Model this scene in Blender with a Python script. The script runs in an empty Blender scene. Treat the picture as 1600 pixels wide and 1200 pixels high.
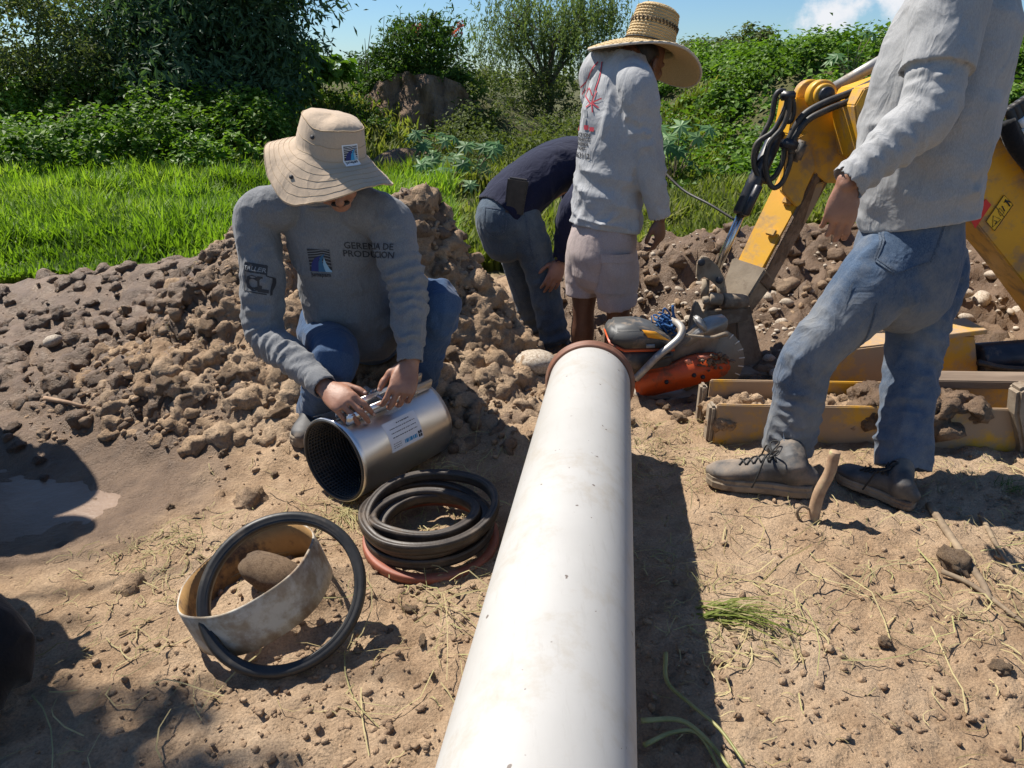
import bpy, bmesh, math, random
import numpy as np
from mathutils import Vector, Matrix
from mathutils.bvhtree import BVHTree

SC = bpy.context.scene
COL = SC.collection
R = math.radians

# ------------------------------------------------------------ camera, sky, sun, exposure
CAM_H = 1.35; PITCH = R(23.3); FPX = 1115.0
cam_d = bpy.data.cameras.new('camera'); cam = bpy.data.objects.new('camera', cam_d); COL.objects.link(cam)
cam.location = (0, 0, CAM_H); cam.rotation_euler = (R(90) - PITCH, 0, 0)
cam_d.sensor_width = 36; cam_d.lens = FPX / 1600 * 36; cam_d.clip_start = .05; cam_d.clip_end = 2000
SC.camera = cam

LX, LY = .56, -.44                       # ground shift of a shadow for one metre of height
SUN_EL = math.atan(1 / math.hypot(LX, LY))
SUN_VEC = Vector((-LX, -LY, 1)).normalized()   # towards the sun
world = bpy.data.worlds.new('World'); SC.world = world; world.use_nodes = True
wn = world.node_tree.nodes; wl = world.node_tree.links
sky = wn.new('ShaderNodeTexSky'); sky.sky_type = 'NISHITA'; sky.sun_disc = False
sky.sun_elevation = SUN_EL; sky.sun_rotation = math.atan2(SUN_VEC.x, SUN_VEC.y)
sky.air_density = 1.0; sky.dust_density = .15; sky.ozone_density = 3.0; sky.altitude = 50
tint = wn.new('ShaderNodeMix'); tint.data_type = 'RGBA'; tint.blend_type = 'MULTIPLY'; tint.inputs[0].default_value = 1; tint.inputs[7].default_value = (.70, .90, 1.10, 1)
wl.new(sky.outputs[0], tint.inputs[6])
# a few cumulus clouds, each at its own bearing and height, broken up by noise
def wnode(kind, **kw):
    n_ = wn.new(kind)
    for k_, v_ in kw.items(): setattr(n_, k_, v_)
    return n_
wco = wnode('ShaderNodeTexCoord'); acc = None
nz = wnode('ShaderNodeTexNoise'); nz.inputs['Scale'].default_value = 24; nz.inputs['Detail'].default_value = 9; nz.inputs['Roughness'].default_value = .62; wl.new(wco.outputs['Generated'], nz.inputs['Vector'])
for az, el, rad in ((25.5, 5.8, .085), (29.5, 8.0, .10), (21.5, 3.6, .055), (-62, 14, .16), (75, 18, .2), (140, 22, .25), (-130, 16, .2), (-8, 38, .12)):
    a_, e_ = R(az), R(el); dvec = (math.sin(a_) * math.cos(e_), math.cos(a_) * math.cos(e_), math.sin(e_))
    ds = wnode('ShaderNodeVectorMath', operation='DISTANCE'); wl.new(wco.outputs['Generated'], ds.inputs[0]); ds.inputs[1].default_value = dvec
    mr = wnode('ShaderNodeMapRange'); wl.new(ds.outputs['Value'], mr.inputs[0]); mr.inputs[1].default_value = rad; mr.inputs[2].default_value = 0; mr.inputs[3].default_value = 0; mr.inputs[4].default_value = 1
    if acc is None: acc = mr.outputs[0]
    else:
        mx = wnode('ShaderNodeMath', operation='MAXIMUM'); wl.new(acc, mx.inputs[0]); wl.new(mr.outputs[0], mx.inputs[1]); acc = mx.outputs[0]
ad = wnode('ShaderNodeMath', operation='MULTIPLY_ADD'); wl.new(nz.outputs[0], ad.inputs[0]); ad.inputs[1].default_value = 2.4; ad.inputs[2].default_value = -1.2
sm = wnode('ShaderNodeMath', operation='ADD'); wl.new(acc, sm.inputs[0]); wl.new(ad.outputs[0], sm.inputs[1])
gt = wnode('ShaderNodeMapRange', interpolation_type='SMOOTHSTEP'); wl.new(sm.outputs[0], gt.inputs[0]); gt.inputs[1].default_value = .12; gt.inputs[2].default_value = .85
pm = wnode('ShaderNodeMath', operation='MULTIPLY'); wl.new(gt.outputs[0], pm.inputs[0]); st_ = wnode('ShaderNodeMath', operation='GREATER_THAN'); wl.new(acc, st_.inputs[0]); st_.inputs[1].default_value = .001; wl.new(st_.outputs[0], pm.inputs[1])
cm = wnode('ShaderNodeMix', data_type='RGBA'); wl.new(pm.outputs[0], cm.inputs[0]); wl.new(tint.outputs[2], cm.inputs[6]); cm.inputs[7].default_value = (8.2, 8.4, 8.8, 1)
wl.new(cm.outputs[2], wn['Background'].inputs[0]); wn['Background'].inputs[1].default_value = .066
sun_d = bpy.data.lights.new('sun', 'SUN'); sun = bpy.data.objects.new('sun', sun_d); COL.objects.link(sun)
sun_d.energy = 5.0; sun_d.angle = R(.55); sun_d.color = (1, .94, .85)
sun.rotation_euler = SUN_VEC.to_track_quat('Z', 'Y').to_euler(); sun.location = (-6, 9, 12)
SC.view_settings.view_transform = 'Standard'; SC.view_settings.look = 'None'
SC.view_settings.exposure = .68; SC.view_settings.gamma = 1

# ------------------------------------------------------------ places: a point at a given distance along a sight line
SP, CP = math.sin(PITCH), math.cos(PITCH)
def ray(px, py):
    u = (px - 800) / FPX; v = (py - 600) / FPX
    return np.array([u, CP - v * SP, -SP - v * CP])
def at(px, py, Y):
    d = ray(px, py); return np.array([0, 0, CAM_H]) + d * (Y / d[1])
def gz(px, py, z=0.):
    d = ray(px, py); return np.array([0, 0, CAM_H]) + d * ((z - CAM_H) / d[2])
def proj(P):
    P = np.asarray(P, float) - [0, 0, CAM_H]
    D = P[..., 1] * CP - P[..., 2] * SP; dn = -P[..., 1] * SP - P[..., 2] * CP
    return 800 + FPX * P[..., 0] / D, 600 + FPX * dn / D, D
def nrm(v):
    v = np.asarray(v, float); return v / (np.linalg.norm(v) + 1e-12)

# ------------------------------------------------------------ noise in numpy
def _h(ix, iy, iz, seed):
    n = (ix.astype(np.int64) * 374761393 + iy.astype(np.int64) * 668265263 + iz.astype(np.int64) * 2147483647 + seed * 974711) & 0xffffffff
    n = ((n ^ (n >> 13)) * 1274126177) & 0xffffffff
    n = ((n ^ (n >> 16)) * 2246822519) & 0xffffffff
    return ((n ^ (n >> 15)) & 0xffffff) / float(0xffffff)
def vnoise(P, seed=0):
    P = np.asarray(P, float); I = np.floor(P); F = P - I; F = F * F * (3 - 2 * F)
    x, y, z = I[..., 0], I[..., 1], I[..., 2]; r = 0
    for dx in (0, 1):
        for dy in (0, 1):
            for dz in (0, 1):
                w = (F[..., 0] if dx else 1 - F[..., 0]) * (F[..., 1] if dy else 1 - F[..., 1]) * (F[..., 2] if dz else 1 - F[..., 2])
                r = r + w * _h(x + dx, y + dy, z + dz, seed)
    return r
def fbm(P, oc=4, seed=0):
    P = np.asarray(P, float); r = 0; a = .5; t = 0
    for i in range(oc):
        r = r + a * vnoise(P, seed + i * 17); t += a; a *= .5; P = P * 2.03 + 5.1
    return r / t
def fbm2(x, y, s, oc=4, seed=0):
    x = np.asarray(x, float); y = np.asarray(y, float)
    return fbm(np.stack([x * s, y * s, np.full_like(x * y * 1., .37)], -1), oc, seed)
def worley(x, y, s, seed=0):
    x = x * s; y = y * s; ix = np.floor(x); iy = np.floor(y); f1 = np.full(x.shape, 9.); f2 = f1.copy(); hid = np.zeros(x.shape)
    for dx in (-1, 0, 1):
        for dy in (-1, 0, 1):
            cx = ix + dx; cy = iy + dy
            a = _h(cx, cy, cx * 0, seed); b = _h(cx, cy, cx * 0 + 1, seed); c = _h(cx, cy, cx * 0 + 2, seed)
            d = np.hypot(cx + a - x, cy + b - y)
            hid = np.where(d < f1, c, hid); f2 = np.where(d < f1, f1, np.minimum(f2, d)); f1 = np.minimum(f1, d)
    return f1, f2, hid
def sstep(a, b, x):
    t = np.clip((x - a) / (b - a), 0, 1); return t * t * (3 - 2 * t)
def gauss(x, y, cx, cy, sx, sy, h, rot=0.):
    c, s = math.cos(rot), math.sin(rot); dx = x - cx; dy = y - cy
    u = (dx * c + dy * s) / sx; v = (-dx * s + dy * c) / sy
    return h * np.exp(-.5 * (u * u + v * v))

# ------------------------------------------------------------ mesh helpers
def mesh_np(name, V, F, smooth=True):
    V = np.asarray(V, np.float32)
    me = bpy.data.meshes.new(name)
    if isinstance(F, np.ndarray):
        k = F.shape[1]; me.vertices.add(len(V)); me.vertices.foreach_set('co', V.ravel())
        me.loops.add(F.size); me.loops.foreach_set('vertex_index', F.ravel().astype(np.int32))
        me.polygons.add(len(F)); me.polygons.foreach_set('loop_start', np.arange(0, F.size, k, dtype=np.int32))
        me.update(calc_edges=True); me.validate()
    else:
        me.from_pydata(V.tolist(), [], F); me.update()
    me.polygons.foreach_set('use_smooth', np.full(len(me.polygons), smooth)); me.update()
    return me
def link(name, me, m, parent=None, **tags):
    o = bpy.data.objects.new(name, me); COL.objects.link(o)
    if m is not None and not me.materials: me.materials.append(m)
    if parent is not None:
        o.parent = parent
        if parent.type == 'EMPTY': o.matrix_parent_inverse = Matrix.Translation(-parent.location)
    for k, v in tags.items(): o[k] = v
    return o
def put(name, VF, m, parent=None, smooth=True, **tags):
    return link(name, mesh_np(name, VF[0], VF[1], smooth), m, parent, **tags)
def empty(name, loc, **tags):
    o = bpy.data.objects.new(name, None); COL.objects.link(o); o.empty_display_size = .1
    o.location = tuple(float(c) for c in loc)
    for k, v in tags.items(): o[k] = v
    return o           # parts carry world coordinates; link() undoes the Empty's offset
def join(*shells):
    V = []; F = []; n = 0
    for v, f in shells:
        V.append(np.asarray(v, float)); F += [tuple(int(i) + n for i in q) for q in f]; n += len(v)
    return np.concatenate(V), F
def catmull(K, sub):
    K = np.asarray(K, float); n = len(K); E = np.vstack([2 * K[0] - K[1], K, 2 * K[-1] - K[-2]]); out = []
    for i in range(n - 1):
        p0, p1, p2, p3 = E[i:i + 4]
        for t in np.arange(sub) / sub:
            out.append(.5 * (2 * p1 + (p2 - p0) * t + (2 * p0 - 5 * p1 + 4 * p2 - p3) * t * t + (3 * p1 - p0 - 3 * p2 + p3) * t ** 3))
    out.append(K[-1]); return np.array(out)
def loft(keys, ref, n=24, sub=6, disp=None, cap0='round', cap1='round', sq=2.):
    """keys: (point, half size along ref, half size across)."""
    K = np.array([list(k[0]) + [k[1], k[2]] for k in keys], float)
    Rf = np.array([nrm(k[3] if len(k) > 3 else ref) for k in keys])
    C = catmull(K, sub) if len(K) > 2 else np.array([K[0] + (K[1] - K[0]) * t for t in np.linspace(0, 1, sub + 1)])
    Rr = catmull(Rf, sub) if len(K) > 2 else np.repeat(Rf[:1], sub + 1, 0)
    P = C[:, :3]; T = np.gradient(P, axis=0); T /= np.linalg.norm(T, axis=1)[:, None] + 1e-12
    A = Rr - (Rr * T).sum(1)[:, None] * T; A /= np.linalg.norm(A, axis=1)[:, None] + 1e-12
    B = np.cross(T, A)
    th = np.arange(n) * 2 * math.pi / n
    ca, sa = np.cos(th), np.sin(th)
    if sq != 2.:
        k = (np.abs(ca) ** sq + np.abs(sa) ** sq) ** (-1 / sq); ca, sa = ca * k, sa * k
    ra, rb = np.maximum(C[:, 3], .0005), np.maximum(C[:, 4], .0005)
    off = np.zeros((len(P), n))
    if disp is not None:
        S = np.concatenate([[0], np.cumsum(np.linalg.norm(np.diff(P, axis=0), axis=1))])
        tt = np.arange(len(P)) / sub
        off = disp(tt[:, None] + 0 * th[None], th[None] + 0 * tt[:, None], S[:, None] + 0 * th[None])
    rings = P[:, None] + A[:, None] * (ra[:, None] * ca[None] + off * np.cos(th)[None])[..., None] + B[:, None] * (rb[:, None] * sa[None] + off * np.sin(th)[None])[..., None]
    pre = []; post = []
    def capr(i, sgn, kind):
        c = P[i]; r = rings[i] - c; tn = T[i] * sgn; m = min(ra[i], rb[i]); out = []
        if kind == 'round':
            for a in (.35, .7, .95): out.append(c + r * math.sqrt(1 - a * a) + tn * m * a)
        elif kind == 'hollow':
            out.append(c + r * .93); out.append(c + r * .86 - tn * .03)
        elif kind == 'flat':
            out.append(c + r * .96 + tn * .001)
        return out
    st = capr(0, -1, cap0); en = capr(len(P) - 1, 1, cap1)
    allr = st[::-1] + list(rings) + en
    V = np.concatenate(allr); m = len(allr); F = []
    for i in range(m - 1):
        a = i * n; b = a + n
        for j in range(n):
            k = (j + 1) % n; F.append((a + j, a + k, b + k, b + j))
    V = np.vstack([V, allr[0].mean(0), allr[-1].mean(0)]); c0 = len(V) - 2; c1 = c0 + 1
    for j in range(n):
        k = (j + 1) % n; F.append((c0, k, j)); F.append((c1, (m - 1) * n + j, (m - 1) * n + k))
    return V, F
def tube(pts, r, n=8, sub=5, r2=None, cap='flat', ref=None):
    pts = [np.asarray(p, float) for p in pts]; r2 = r if r2 is None else r2; m = len(pts)
    d = nrm(pts[-1] - pts[0]); ref = ref if ref is not None else ((0, 0, 1) if abs(d[2]) < .8 else (1, .1, 0))
    return loft([(p, r + (r2 - r) * i / (m - 1), r + (r2 - r) * i / (m - 1)) for i, p in enumerate(pts)], ref, n, sub, cap0=cap, cap1=cap)
def wire(pts, r, n=6, closed=False, r2=None):
    """tube with parallel-transport frames, safe for loops and coils"""
    P = np.asarray(pts, float); N = len(P); T = np.roll(P, -1, 0) - np.roll(P, 1, 0) if closed else np.gradient(P, axis=0)
    T /= np.linalg.norm(T, axis=1)[:, None] + 1e-12
    a = nrm(np.cross(T[0], [0.13, .31, .94])); V = []; th = np.arange(n) * 2 * math.pi / n
    for i in range(N):
        a = nrm(a - T[i] * (a @ T[i])); b = np.cross(T[i], a); rr = r if r2 is None else r + (r2 - r) * i / (N - 1)
        V.append(P[i] + rr * (np.cos(th)[:, None] * a + np.sin(th)[:, None] * b))
    V = np.concatenate(V); F = []
    for i in range(N if closed else N - 1):
        p = i * n; q = ((i + 1) % N) * n
        for j in range(n): k = (j + 1) % n; F.append((p + j, p + k, q + k, q + j))
    if not closed: F.append(tuple(range(n))[::-1]); F.append(tuple((N - 1) * n + j for j in range(n)))
    return V, F
def cyl(a, b, r, n=24, r2=None, bev=.0):
    a = np.asarray(a, float); b = np.asarray(b, float); r2 = r if r2 is None else r2; d = nrm(b - a)
    x = nrm(np.cross(d, [0, 0, 1] if abs(d[2]) < .9 else [1, 0, 0])); y = np.cross(d, x); th = np.arange(n) * 2 * math.pi / n
    c = np.cos(th)[:, None] * x + np.sin(th)[:, None] * y
    rings = [(a, r)] if not bev else [(a, r - bev), (a + d * bev, r)]
    rings += [(b, r2)] if not bev else [(b - d * bev, r2), (b, r2 - bev)]
    V = np.concatenate([p + c * q for p, q in rings]); F = []
    for i in range(len(rings) - 1):
        for j in range(n): k = (j + 1) % n; F.append((i * n + j, i * n + k, i * n + n + k, i * n + n + j))
    F.append(tuple(range(n))[::-1]); F.append(tuple((len(rings) - 1) * n + j for j in range(n)))
    return V, F
def frame(o, x, up):
    """4x4 with X along x, Z close to up"""
    x = nrm(x); z = np.asarray(up, float); z = nrm(z - x * (z @ x)); y = np.cross(z, x)
    M = np.eye(4); M[:3, 0], M[:3, 1], M[:3, 2], M[:3, 3] = x, y, z, o; return M
def xf(M, VF):
    return np.asarray(VF[0], float) @ M[:3, :3].T + M[:3, 3], VF[1]
def box(lx, ly, lz, c=(0, 0, 0), bev=.004):
    bm = bmesh.new(); bmesh.ops.create_cube(bm, size=1)
    for v in bm.verts: v.co = Vector((v.co.x * lx + c[0], v.co.y * ly + c[1], v.co.z * lz + c[2]))
    if bev: bmesh.ops.bevel(bm, geom=bm.edges[:], offset=bev, segments=2, affect='EDGES')
    return from_bm(bm)
def from_bm(bm):
    bm.verts.index_update(); V = np.array([v.co[:] for v in bm.verts]); F = [tuple(v.index for v in f.verts) for f in bm.faces]; bm.free(); return V, F
def prism(poly, th, bev=.003, axis='z'):
    """outline in local XY (or XZ) pushed out by +-th/2"""
    bm = bmesh.new()
    P = [(p[0], p[1], -th / 2) for p in poly]
    f = bm.faces.new([bm.verts.new(p) for p in P]); r = bmesh.ops.extrude_face_region(bm, geom=[f])
    for v in r['geom']:
        if isinstance(v, bmesh.types.BMVert): v.co.z += th
    bmesh.ops.recalc_face_normals(bm, faces=bm.faces[:])
    if bev: bmesh.ops.bevel(bm, geom=[e for e in bm.edges if e.is_manifold and e.calc_face_angle() > .3], offset=bev, segments=2, affect='EDGES')
    V, F = from_bm(bm)
    if axis == 'y': V = np.stack([V[:, 0], -V[:, 2], V[:, 1]], 1)
    return V, F
def ellips(c, rx, ry, rz, M=None, nu=20, nv=12):
    V = []; F = []
    for i in range(1, nv):
        a = math.pi * i / nv
        for j in range(nu):
            b = 2 * math.pi * j / nu; V.append((rx * math.sin(a) * math.cos(b), ry * math.sin(a) * math.sin(b), rz * math.cos(a)))
    V += [(0, 0, rz), (0, 0, -rz)]; t = len(V) - 2
    for i in range(nv - 2):
        for j in range(nu): k = (j + 1) % nu; F.append((i * nu + j, i * nu + nu + j, i * nu + nu + k, i * nu + k))
    for j in range(nu): k = (j + 1) % nu; F.append((t, j, k)); F.append((t + 1, (nv - 2) * nu + k, (nv - 2) * nu + j))
    V = np.array(V) + np.asarray(c, float)
    return (V @ M[:3, :3].T + M[:3, 3], F) if M is not None else (V, F)
def remesh(shells, vox, smooth=3, fac=.5, dec=0.):
    V, F = join(*shells); me = mesh_np('t', V, F); o = bpy.data.objects.new('t', me); COL.objects.link(o)
    m = o.modifiers.new('r', 'REMESH'); m.mode = 'VOXEL'; m.voxel_size = vox; m.use_smooth_shade = True
    if smooth: s = o.modifiers.new('s', 'SMOOTH'); s.iterations = smooth; s.factor = fac
    if dec: q = o.modifiers.new('d', 'DECIMATE'); q.ratio = dec
    dg = bpy.context.evaluated_depsgraph_get(); dg.update()
    out = bpy.data.meshes.new_from_object(o.evaluated_get(dg)); bpy.data.objects.remove(o); bpy.data.meshes.remove(me)
    out.polygons.foreach_set('use_smooth', np.full(len(out.polygons), True)); out.update()
    return out
def mv(me):
    a = np.empty(len(me.vertices) * 3, np.float32); me.vertices.foreach_get('co', a); return a.reshape(-1, 3).astype(float)
def mn(me):
    a = np.empty(len(me.vertices) * 3, np.float32); me.vertex_normals.foreach_get('vector', a); return a.reshape(-1, 3).astype(float)
def setv(me, V):
    me.vertices.foreach_set('co', np.asarray(V, np.float32).ravel()); me.update()
def bvh_of(me):
    return BVHTree.FromPolygons([v.co[:] for v in me.vertices], [p.vertices[:] for p in me.polygons])
def drape(V2, F, o, right, up, bvh, lift=.002, depth=.5, back=.25):
    """lay a flat figure (u right, v up, metres) onto a surface along right x up"""
    right = nrm(right); up = nrm(np.asarray(up, float) - right * (np.asarray(up, float) @ right)); n = np.cross(right, up)
    o = np.asarray(o, float); out = []
    for p in V2:
        q = o + right * p[0] + up * p[1]
        h = bvh.ray_cast(Vector(q + n * back), Vector(-n), depth + back)
        if h[0] is None: h = bvh.find_nearest(Vector(q))
        nn = np.array(h[1]); nn = nn if nn @ n > 0 else -nn
        out.append(np.array(h[0]) + (nn * .5 + n * .5) * (lift + (p[2] if len(p) > 2 else 0)))
    return np.array(out), F
def grid2(u0, u1, v0, v1, nu=10, nv=10):
    V = [(u0 + (u1 - u0) * i / nu, v0 + (v1 - v0) * j / nv) for j in range(nv + 1) for i in range(nu + 1)]
    F = [(j * (nu + 1) + i, j * (nu + 1) + i + 1, (j + 1) * (nu + 1) + i + 1, (j + 1) * (nu + 1) + i) for j in range(nv) for i in range(nu)]
    return V, F
def strip2(pts, w, sub=6):
    """ribbon along a 2D line"""
    P = catmull(np.array([(p[0], p[1], 0) for p in pts], float), sub)[:, :2] if len(pts) > 2 else np.array([np.array(pts[0]) + (np.array(pts[1]) - np.array(pts[0])) * t for t in np.linspace(0, 1, sub + 1)])
    T = np.gradient(P, axis=0); T /= np.linalg.norm(T, axis=1)[:, None] + 1e-9; N = np.stack([-T[:, 1], T[:, 0]], 1) * w / 2
    V = [tuple(p) for p in np.vstack([P + N, P - N])]; n = len(P)
    return V, [(n + i, n + i + 1, i + 1, i) for i in range(n - 1)]
def poly2(pts, cuts=2):
    bm = bmesh.new(); bm.faces.new([bm.verts.new((p[0], p[1], 0)) for p in pts]); bmesh.ops.triangulate(bm, faces=bm.faces[:])
    if cuts: bmesh.ops.subdivide_edges(bm, edges=bm.edges[:], cuts=cuts, use_grid_fill=True)
    V, F = from_bm(bm); return [tuple(v[:2]) for v in V], F
def text2(s, size, align='CENTER', bold=.0, spacing=1.):
    c = bpy.data.curves.new('t', 'FONT'); c.body = s; c.size = size; c.align_x = align; c.resolution_u = 2; c.offset = bold; c.space_line = spacing
    o = bpy.data.objects.new('t', c); COL.objects.link(o); dg = bpy.context.evaluated_depsgraph_get(); dg.update()
    me = bpy.data.meshes.new_from_object(o.evaluated_get(dg)); V = [tuple(v.co[:2]) for v in me.vertices]; F = [tuple(p.vertices) for p in me.polygons]
    bpy.data.objects.remove(o); bpy.data.curves.remove(c); bpy.data.meshes.remove(me); return V, F
def join2(*parts):
    V = []; F = []
    for v, f in parts: n = len(V); V += [tuple(p) for p in v]; F += [tuple(i + n for i in q) for q in f]
    return V, F
def move2(VF, dx, dy, s=1, rot=0.):
    c, n = math.cos(rot), math.sin(rot)
    return [((p[0] * c - p[1] * n) * s + dx, (p[0] * n + p[1] * c) * s + dy) for p in VF[0]], VF[1]
rng = np.random.default_rng(7); random.seed(7)
# ------------------------------------------------------------ materials
def ramp(nt, fac, cols):
    r = nt.nodes.new('ShaderNodeValToRGB'); e = r.color_ramp.elements
    while len(e) < len(cols): e.new(.5)
    for i, (p, c) in enumerate(cols): e[i].position = p; e[i].color = (*c, 1)
    nt.links.new(fac, r.inputs[0]); return r.outputs[0]
def tex(nt, kind, scale, co, detail=5., rough=.6, **kw):
    if kind == 'noise':
        t = nt.nodes.new('ShaderNodeTexNoise'); t.inputs['Detail'].default_value = detail; t.inputs['Roughness'].default_value = rough
        t.inputs['Distortion'].default_value = kw.get('dist', 0)
    else:
        t = nt.nodes.new('ShaderNodeTexVoronoi')
    t.inputs['Scale'].default_value = scale; nt.links.new(co, t.inputs['Vector']); return t.outputs[0]
def mix(nt, fac, a, b, mode='MIX'):
    m = nt.nodes.new('ShaderNodeMix'); m.data_type = 'RGBA'; m.blend_type = mode
    for s, v in ((m.inputs[0], fac), (m.inputs[6], a), (m.inputs[7], b)):
        if hasattr(v, 'node'): nt.links.new(v, s)
        elif isinstance(v, (int, float)): s.default_value = v
        else: s.default_value = (*v, 1)
    return m.outputs[2]
def mth(nt, op, a, b=0.):
    m = nt.nodes.new('ShaderNodeMath'); m.operation = op
    for s, v in ((m.inputs[0], a), (m.inputs[1], b)):
        if hasattr(v, 'node'): nt.links.new(v, s)
        else: s.default_value = v
    return m.outputs[0]
def coords(nt, scale=(1, 1, 1), which='Object'):
    t = nt.nodes.new('ShaderNodeTexCoord'); m = nt.nodes.new('ShaderNodeMapping'); m.inputs['Scale'].default_value = scale
    nt.links.new(t.outputs[which], m.inputs[0]); return m.outputs[0]
def attr(nt, name):
    a = nt.nodes.new('ShaderNodeAttribute'); a.attribute_name = name; return a
def new_mat(name):
    m = bpy.data.materials.new(name); m.use_nodes = True; nt = m.node_tree; b = nt.nodes['Principled BSDF']; return m, nt, b
def bump(nt, b, h, strength=.3, dist=.01, prev=None):
    n = nt.nodes.new('ShaderNodeBump'); n.inputs['Strength'].default_value = strength; n.inputs['Distance'].default_value = dist
    nt.links.new(h, n.inputs['Height'])
    if prev is not None: nt.links.new(prev, n.inputs['Normal'])
    nt.links.new(n.outputs[0], b.inputs['Normal']); return n.outputs[0]
def setc(nt, b, c):
    if hasattr(c, 'node'): nt.links.new(c, b.inputs['Base Color'])
    else: b.inputs['Base Color'].default_value = (*c, 1)
def simple(name, c1, c2=None, scale=20., rough=.6, bs=None, bstr=.2, bdist=.004, metal=0., dirt=None, dscale=6., dlo=.5, dhi=.62, spec=.5, detail=6., stretch=(1, 1, 1), sheen=0., lo=.35, hi=.65, coat=0.):
    """two colours broken up by noise, optional dirt patches and fine relief"""
    m, nt, b = new_mat(name); co = coords(nt, stretch); c = c1
    if c2 is not None: c = ramp(nt, tex(nt, 'noise', scale, co, detail), [(lo, c1), (hi, c2)])
    rg = rough
    if dirt is not None:
        d = ramp(nt, tex(nt, 'noise', dscale, co, 8., .68), [(dlo, (0, 0, 0)), (dhi, (1, 1, 1))]); c = mix(nt, d, c, dirt)
        r = nt.nodes.new('ShaderNodeMapRange'); nt.links.new(d, r.inputs[0]); r.inputs[3].default_value = rough; r.inputs[4].default_value = max(rough, .88); nt.links.new(r.outputs[0], b.inputs['Roughness'])
    setc(nt, b, c)
    if dirt is None: b.inputs['Roughness'].default_value = rough
    b.inputs['Metallic'].default_value = metal; b.inputs['Specular IOR Level'].default_value = spec
    b.inputs['Sheen Weight'].default_value = sheen; b.inputs['Coat Weight'].default_value = coat
    if bs: bump(nt, b, tex(nt, 'noise', bs, co, 6.), bstr, bdist)
    return m
def cloth(name, c1, c2, heather=420., weave=900., rough=.9, stain=None, sdlo=.55, sdhi=.75, sscale=3.2, big=.16, strength=.5):
    """knit or denim: fine two-tone threads, slow fading, soft creases"""
    m, nt, b = new_mat(name); co = coords(nt); co2 = coords(nt, (1, 1, .28))
    c = ramp(nt, tex(nt, 'noise', heather, co2, 3., .7), [(.36, c1), (.64, c2)])
    fade = ramp(nt, tex(nt, 'noise', 4.5, co, 5.), [(.3, (1 - big,) * 3), (.7, (1 + big * .4,) * 3)]); c = mix(nt, 1., c, fade, 'MULTIPLY')
    if stain is not None:
        d = ramp(nt, tex(nt, 'noise', sscale, co, 9., .7), [(sdlo, (0, 0, 0)), (sdhi, (.8, .8, .8))]); c = mix(nt, d, c, stain)
    setc(nt, b, c); b.inputs['Roughness'].default_value = rough; b.inputs['Specular IOR Level'].default_value = .2; b.inputs['Sheen Weight'].default_value = .12
    rd = mth(nt, 'ABSOLUTE', mth(nt, 'SUBTRACT', tex(nt, 'noise', 11., coords(nt, (1, 1, .6)), 3., .5, dist=.6), .5))
    n0 = bump(nt, b, rd, strength * 1.1, -.035)
    n1 = bump(nt, b, tex(nt, 'noise', 30., co, 4., .55, dist=.8), strength * .6, .004, n0)
    bump(nt, b, tex(nt, 'noise', weave, co, 2.), .35, .0006, n1)
    return m
def leafmat(name, c1, c2, c3=None, rough=.5, trans=.35, scale=1.3):
    m, nt, b = new_mat(name); a = attr(nt, 'tint'); co = coords(nt)
    cols = [(0, c1), (.55, c2)] + ([(1, c3)] if c3 else [])
    c = ramp(nt, a.outputs['Fac'], cols)
    v = ramp(nt, tex(nt, 'noise', scale, co, 3.), [(.3, (.72,) * 3), (.7, (1.18,) * 3)]); c = mix(nt, 1., c, v, 'MULTIPLY')
    setc(nt, b, c); b.inputs['Roughness'].default_value = rough + .12; b.inputs['Specular IOR Level'].default_value = .25
    t = nt.nodes.new('ShaderNodeBsdfTranslucent'); nt.links.new(mix(nt, 1., c, (1.25, 1.35, .55), 'MULTIPLY'), t.inputs[0])
    s = nt.nodes.new('ShaderNodeMixShader'); s.inputs[0].default_value = trans
    nt.links.new(b.outputs[0], s.inputs[1]); nt.links.new(t.outputs[0], s.inputs[2]); nt.links.new(s.outputs[0], nt.nodes['Material Output'].inputs[0])
    return m
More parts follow.
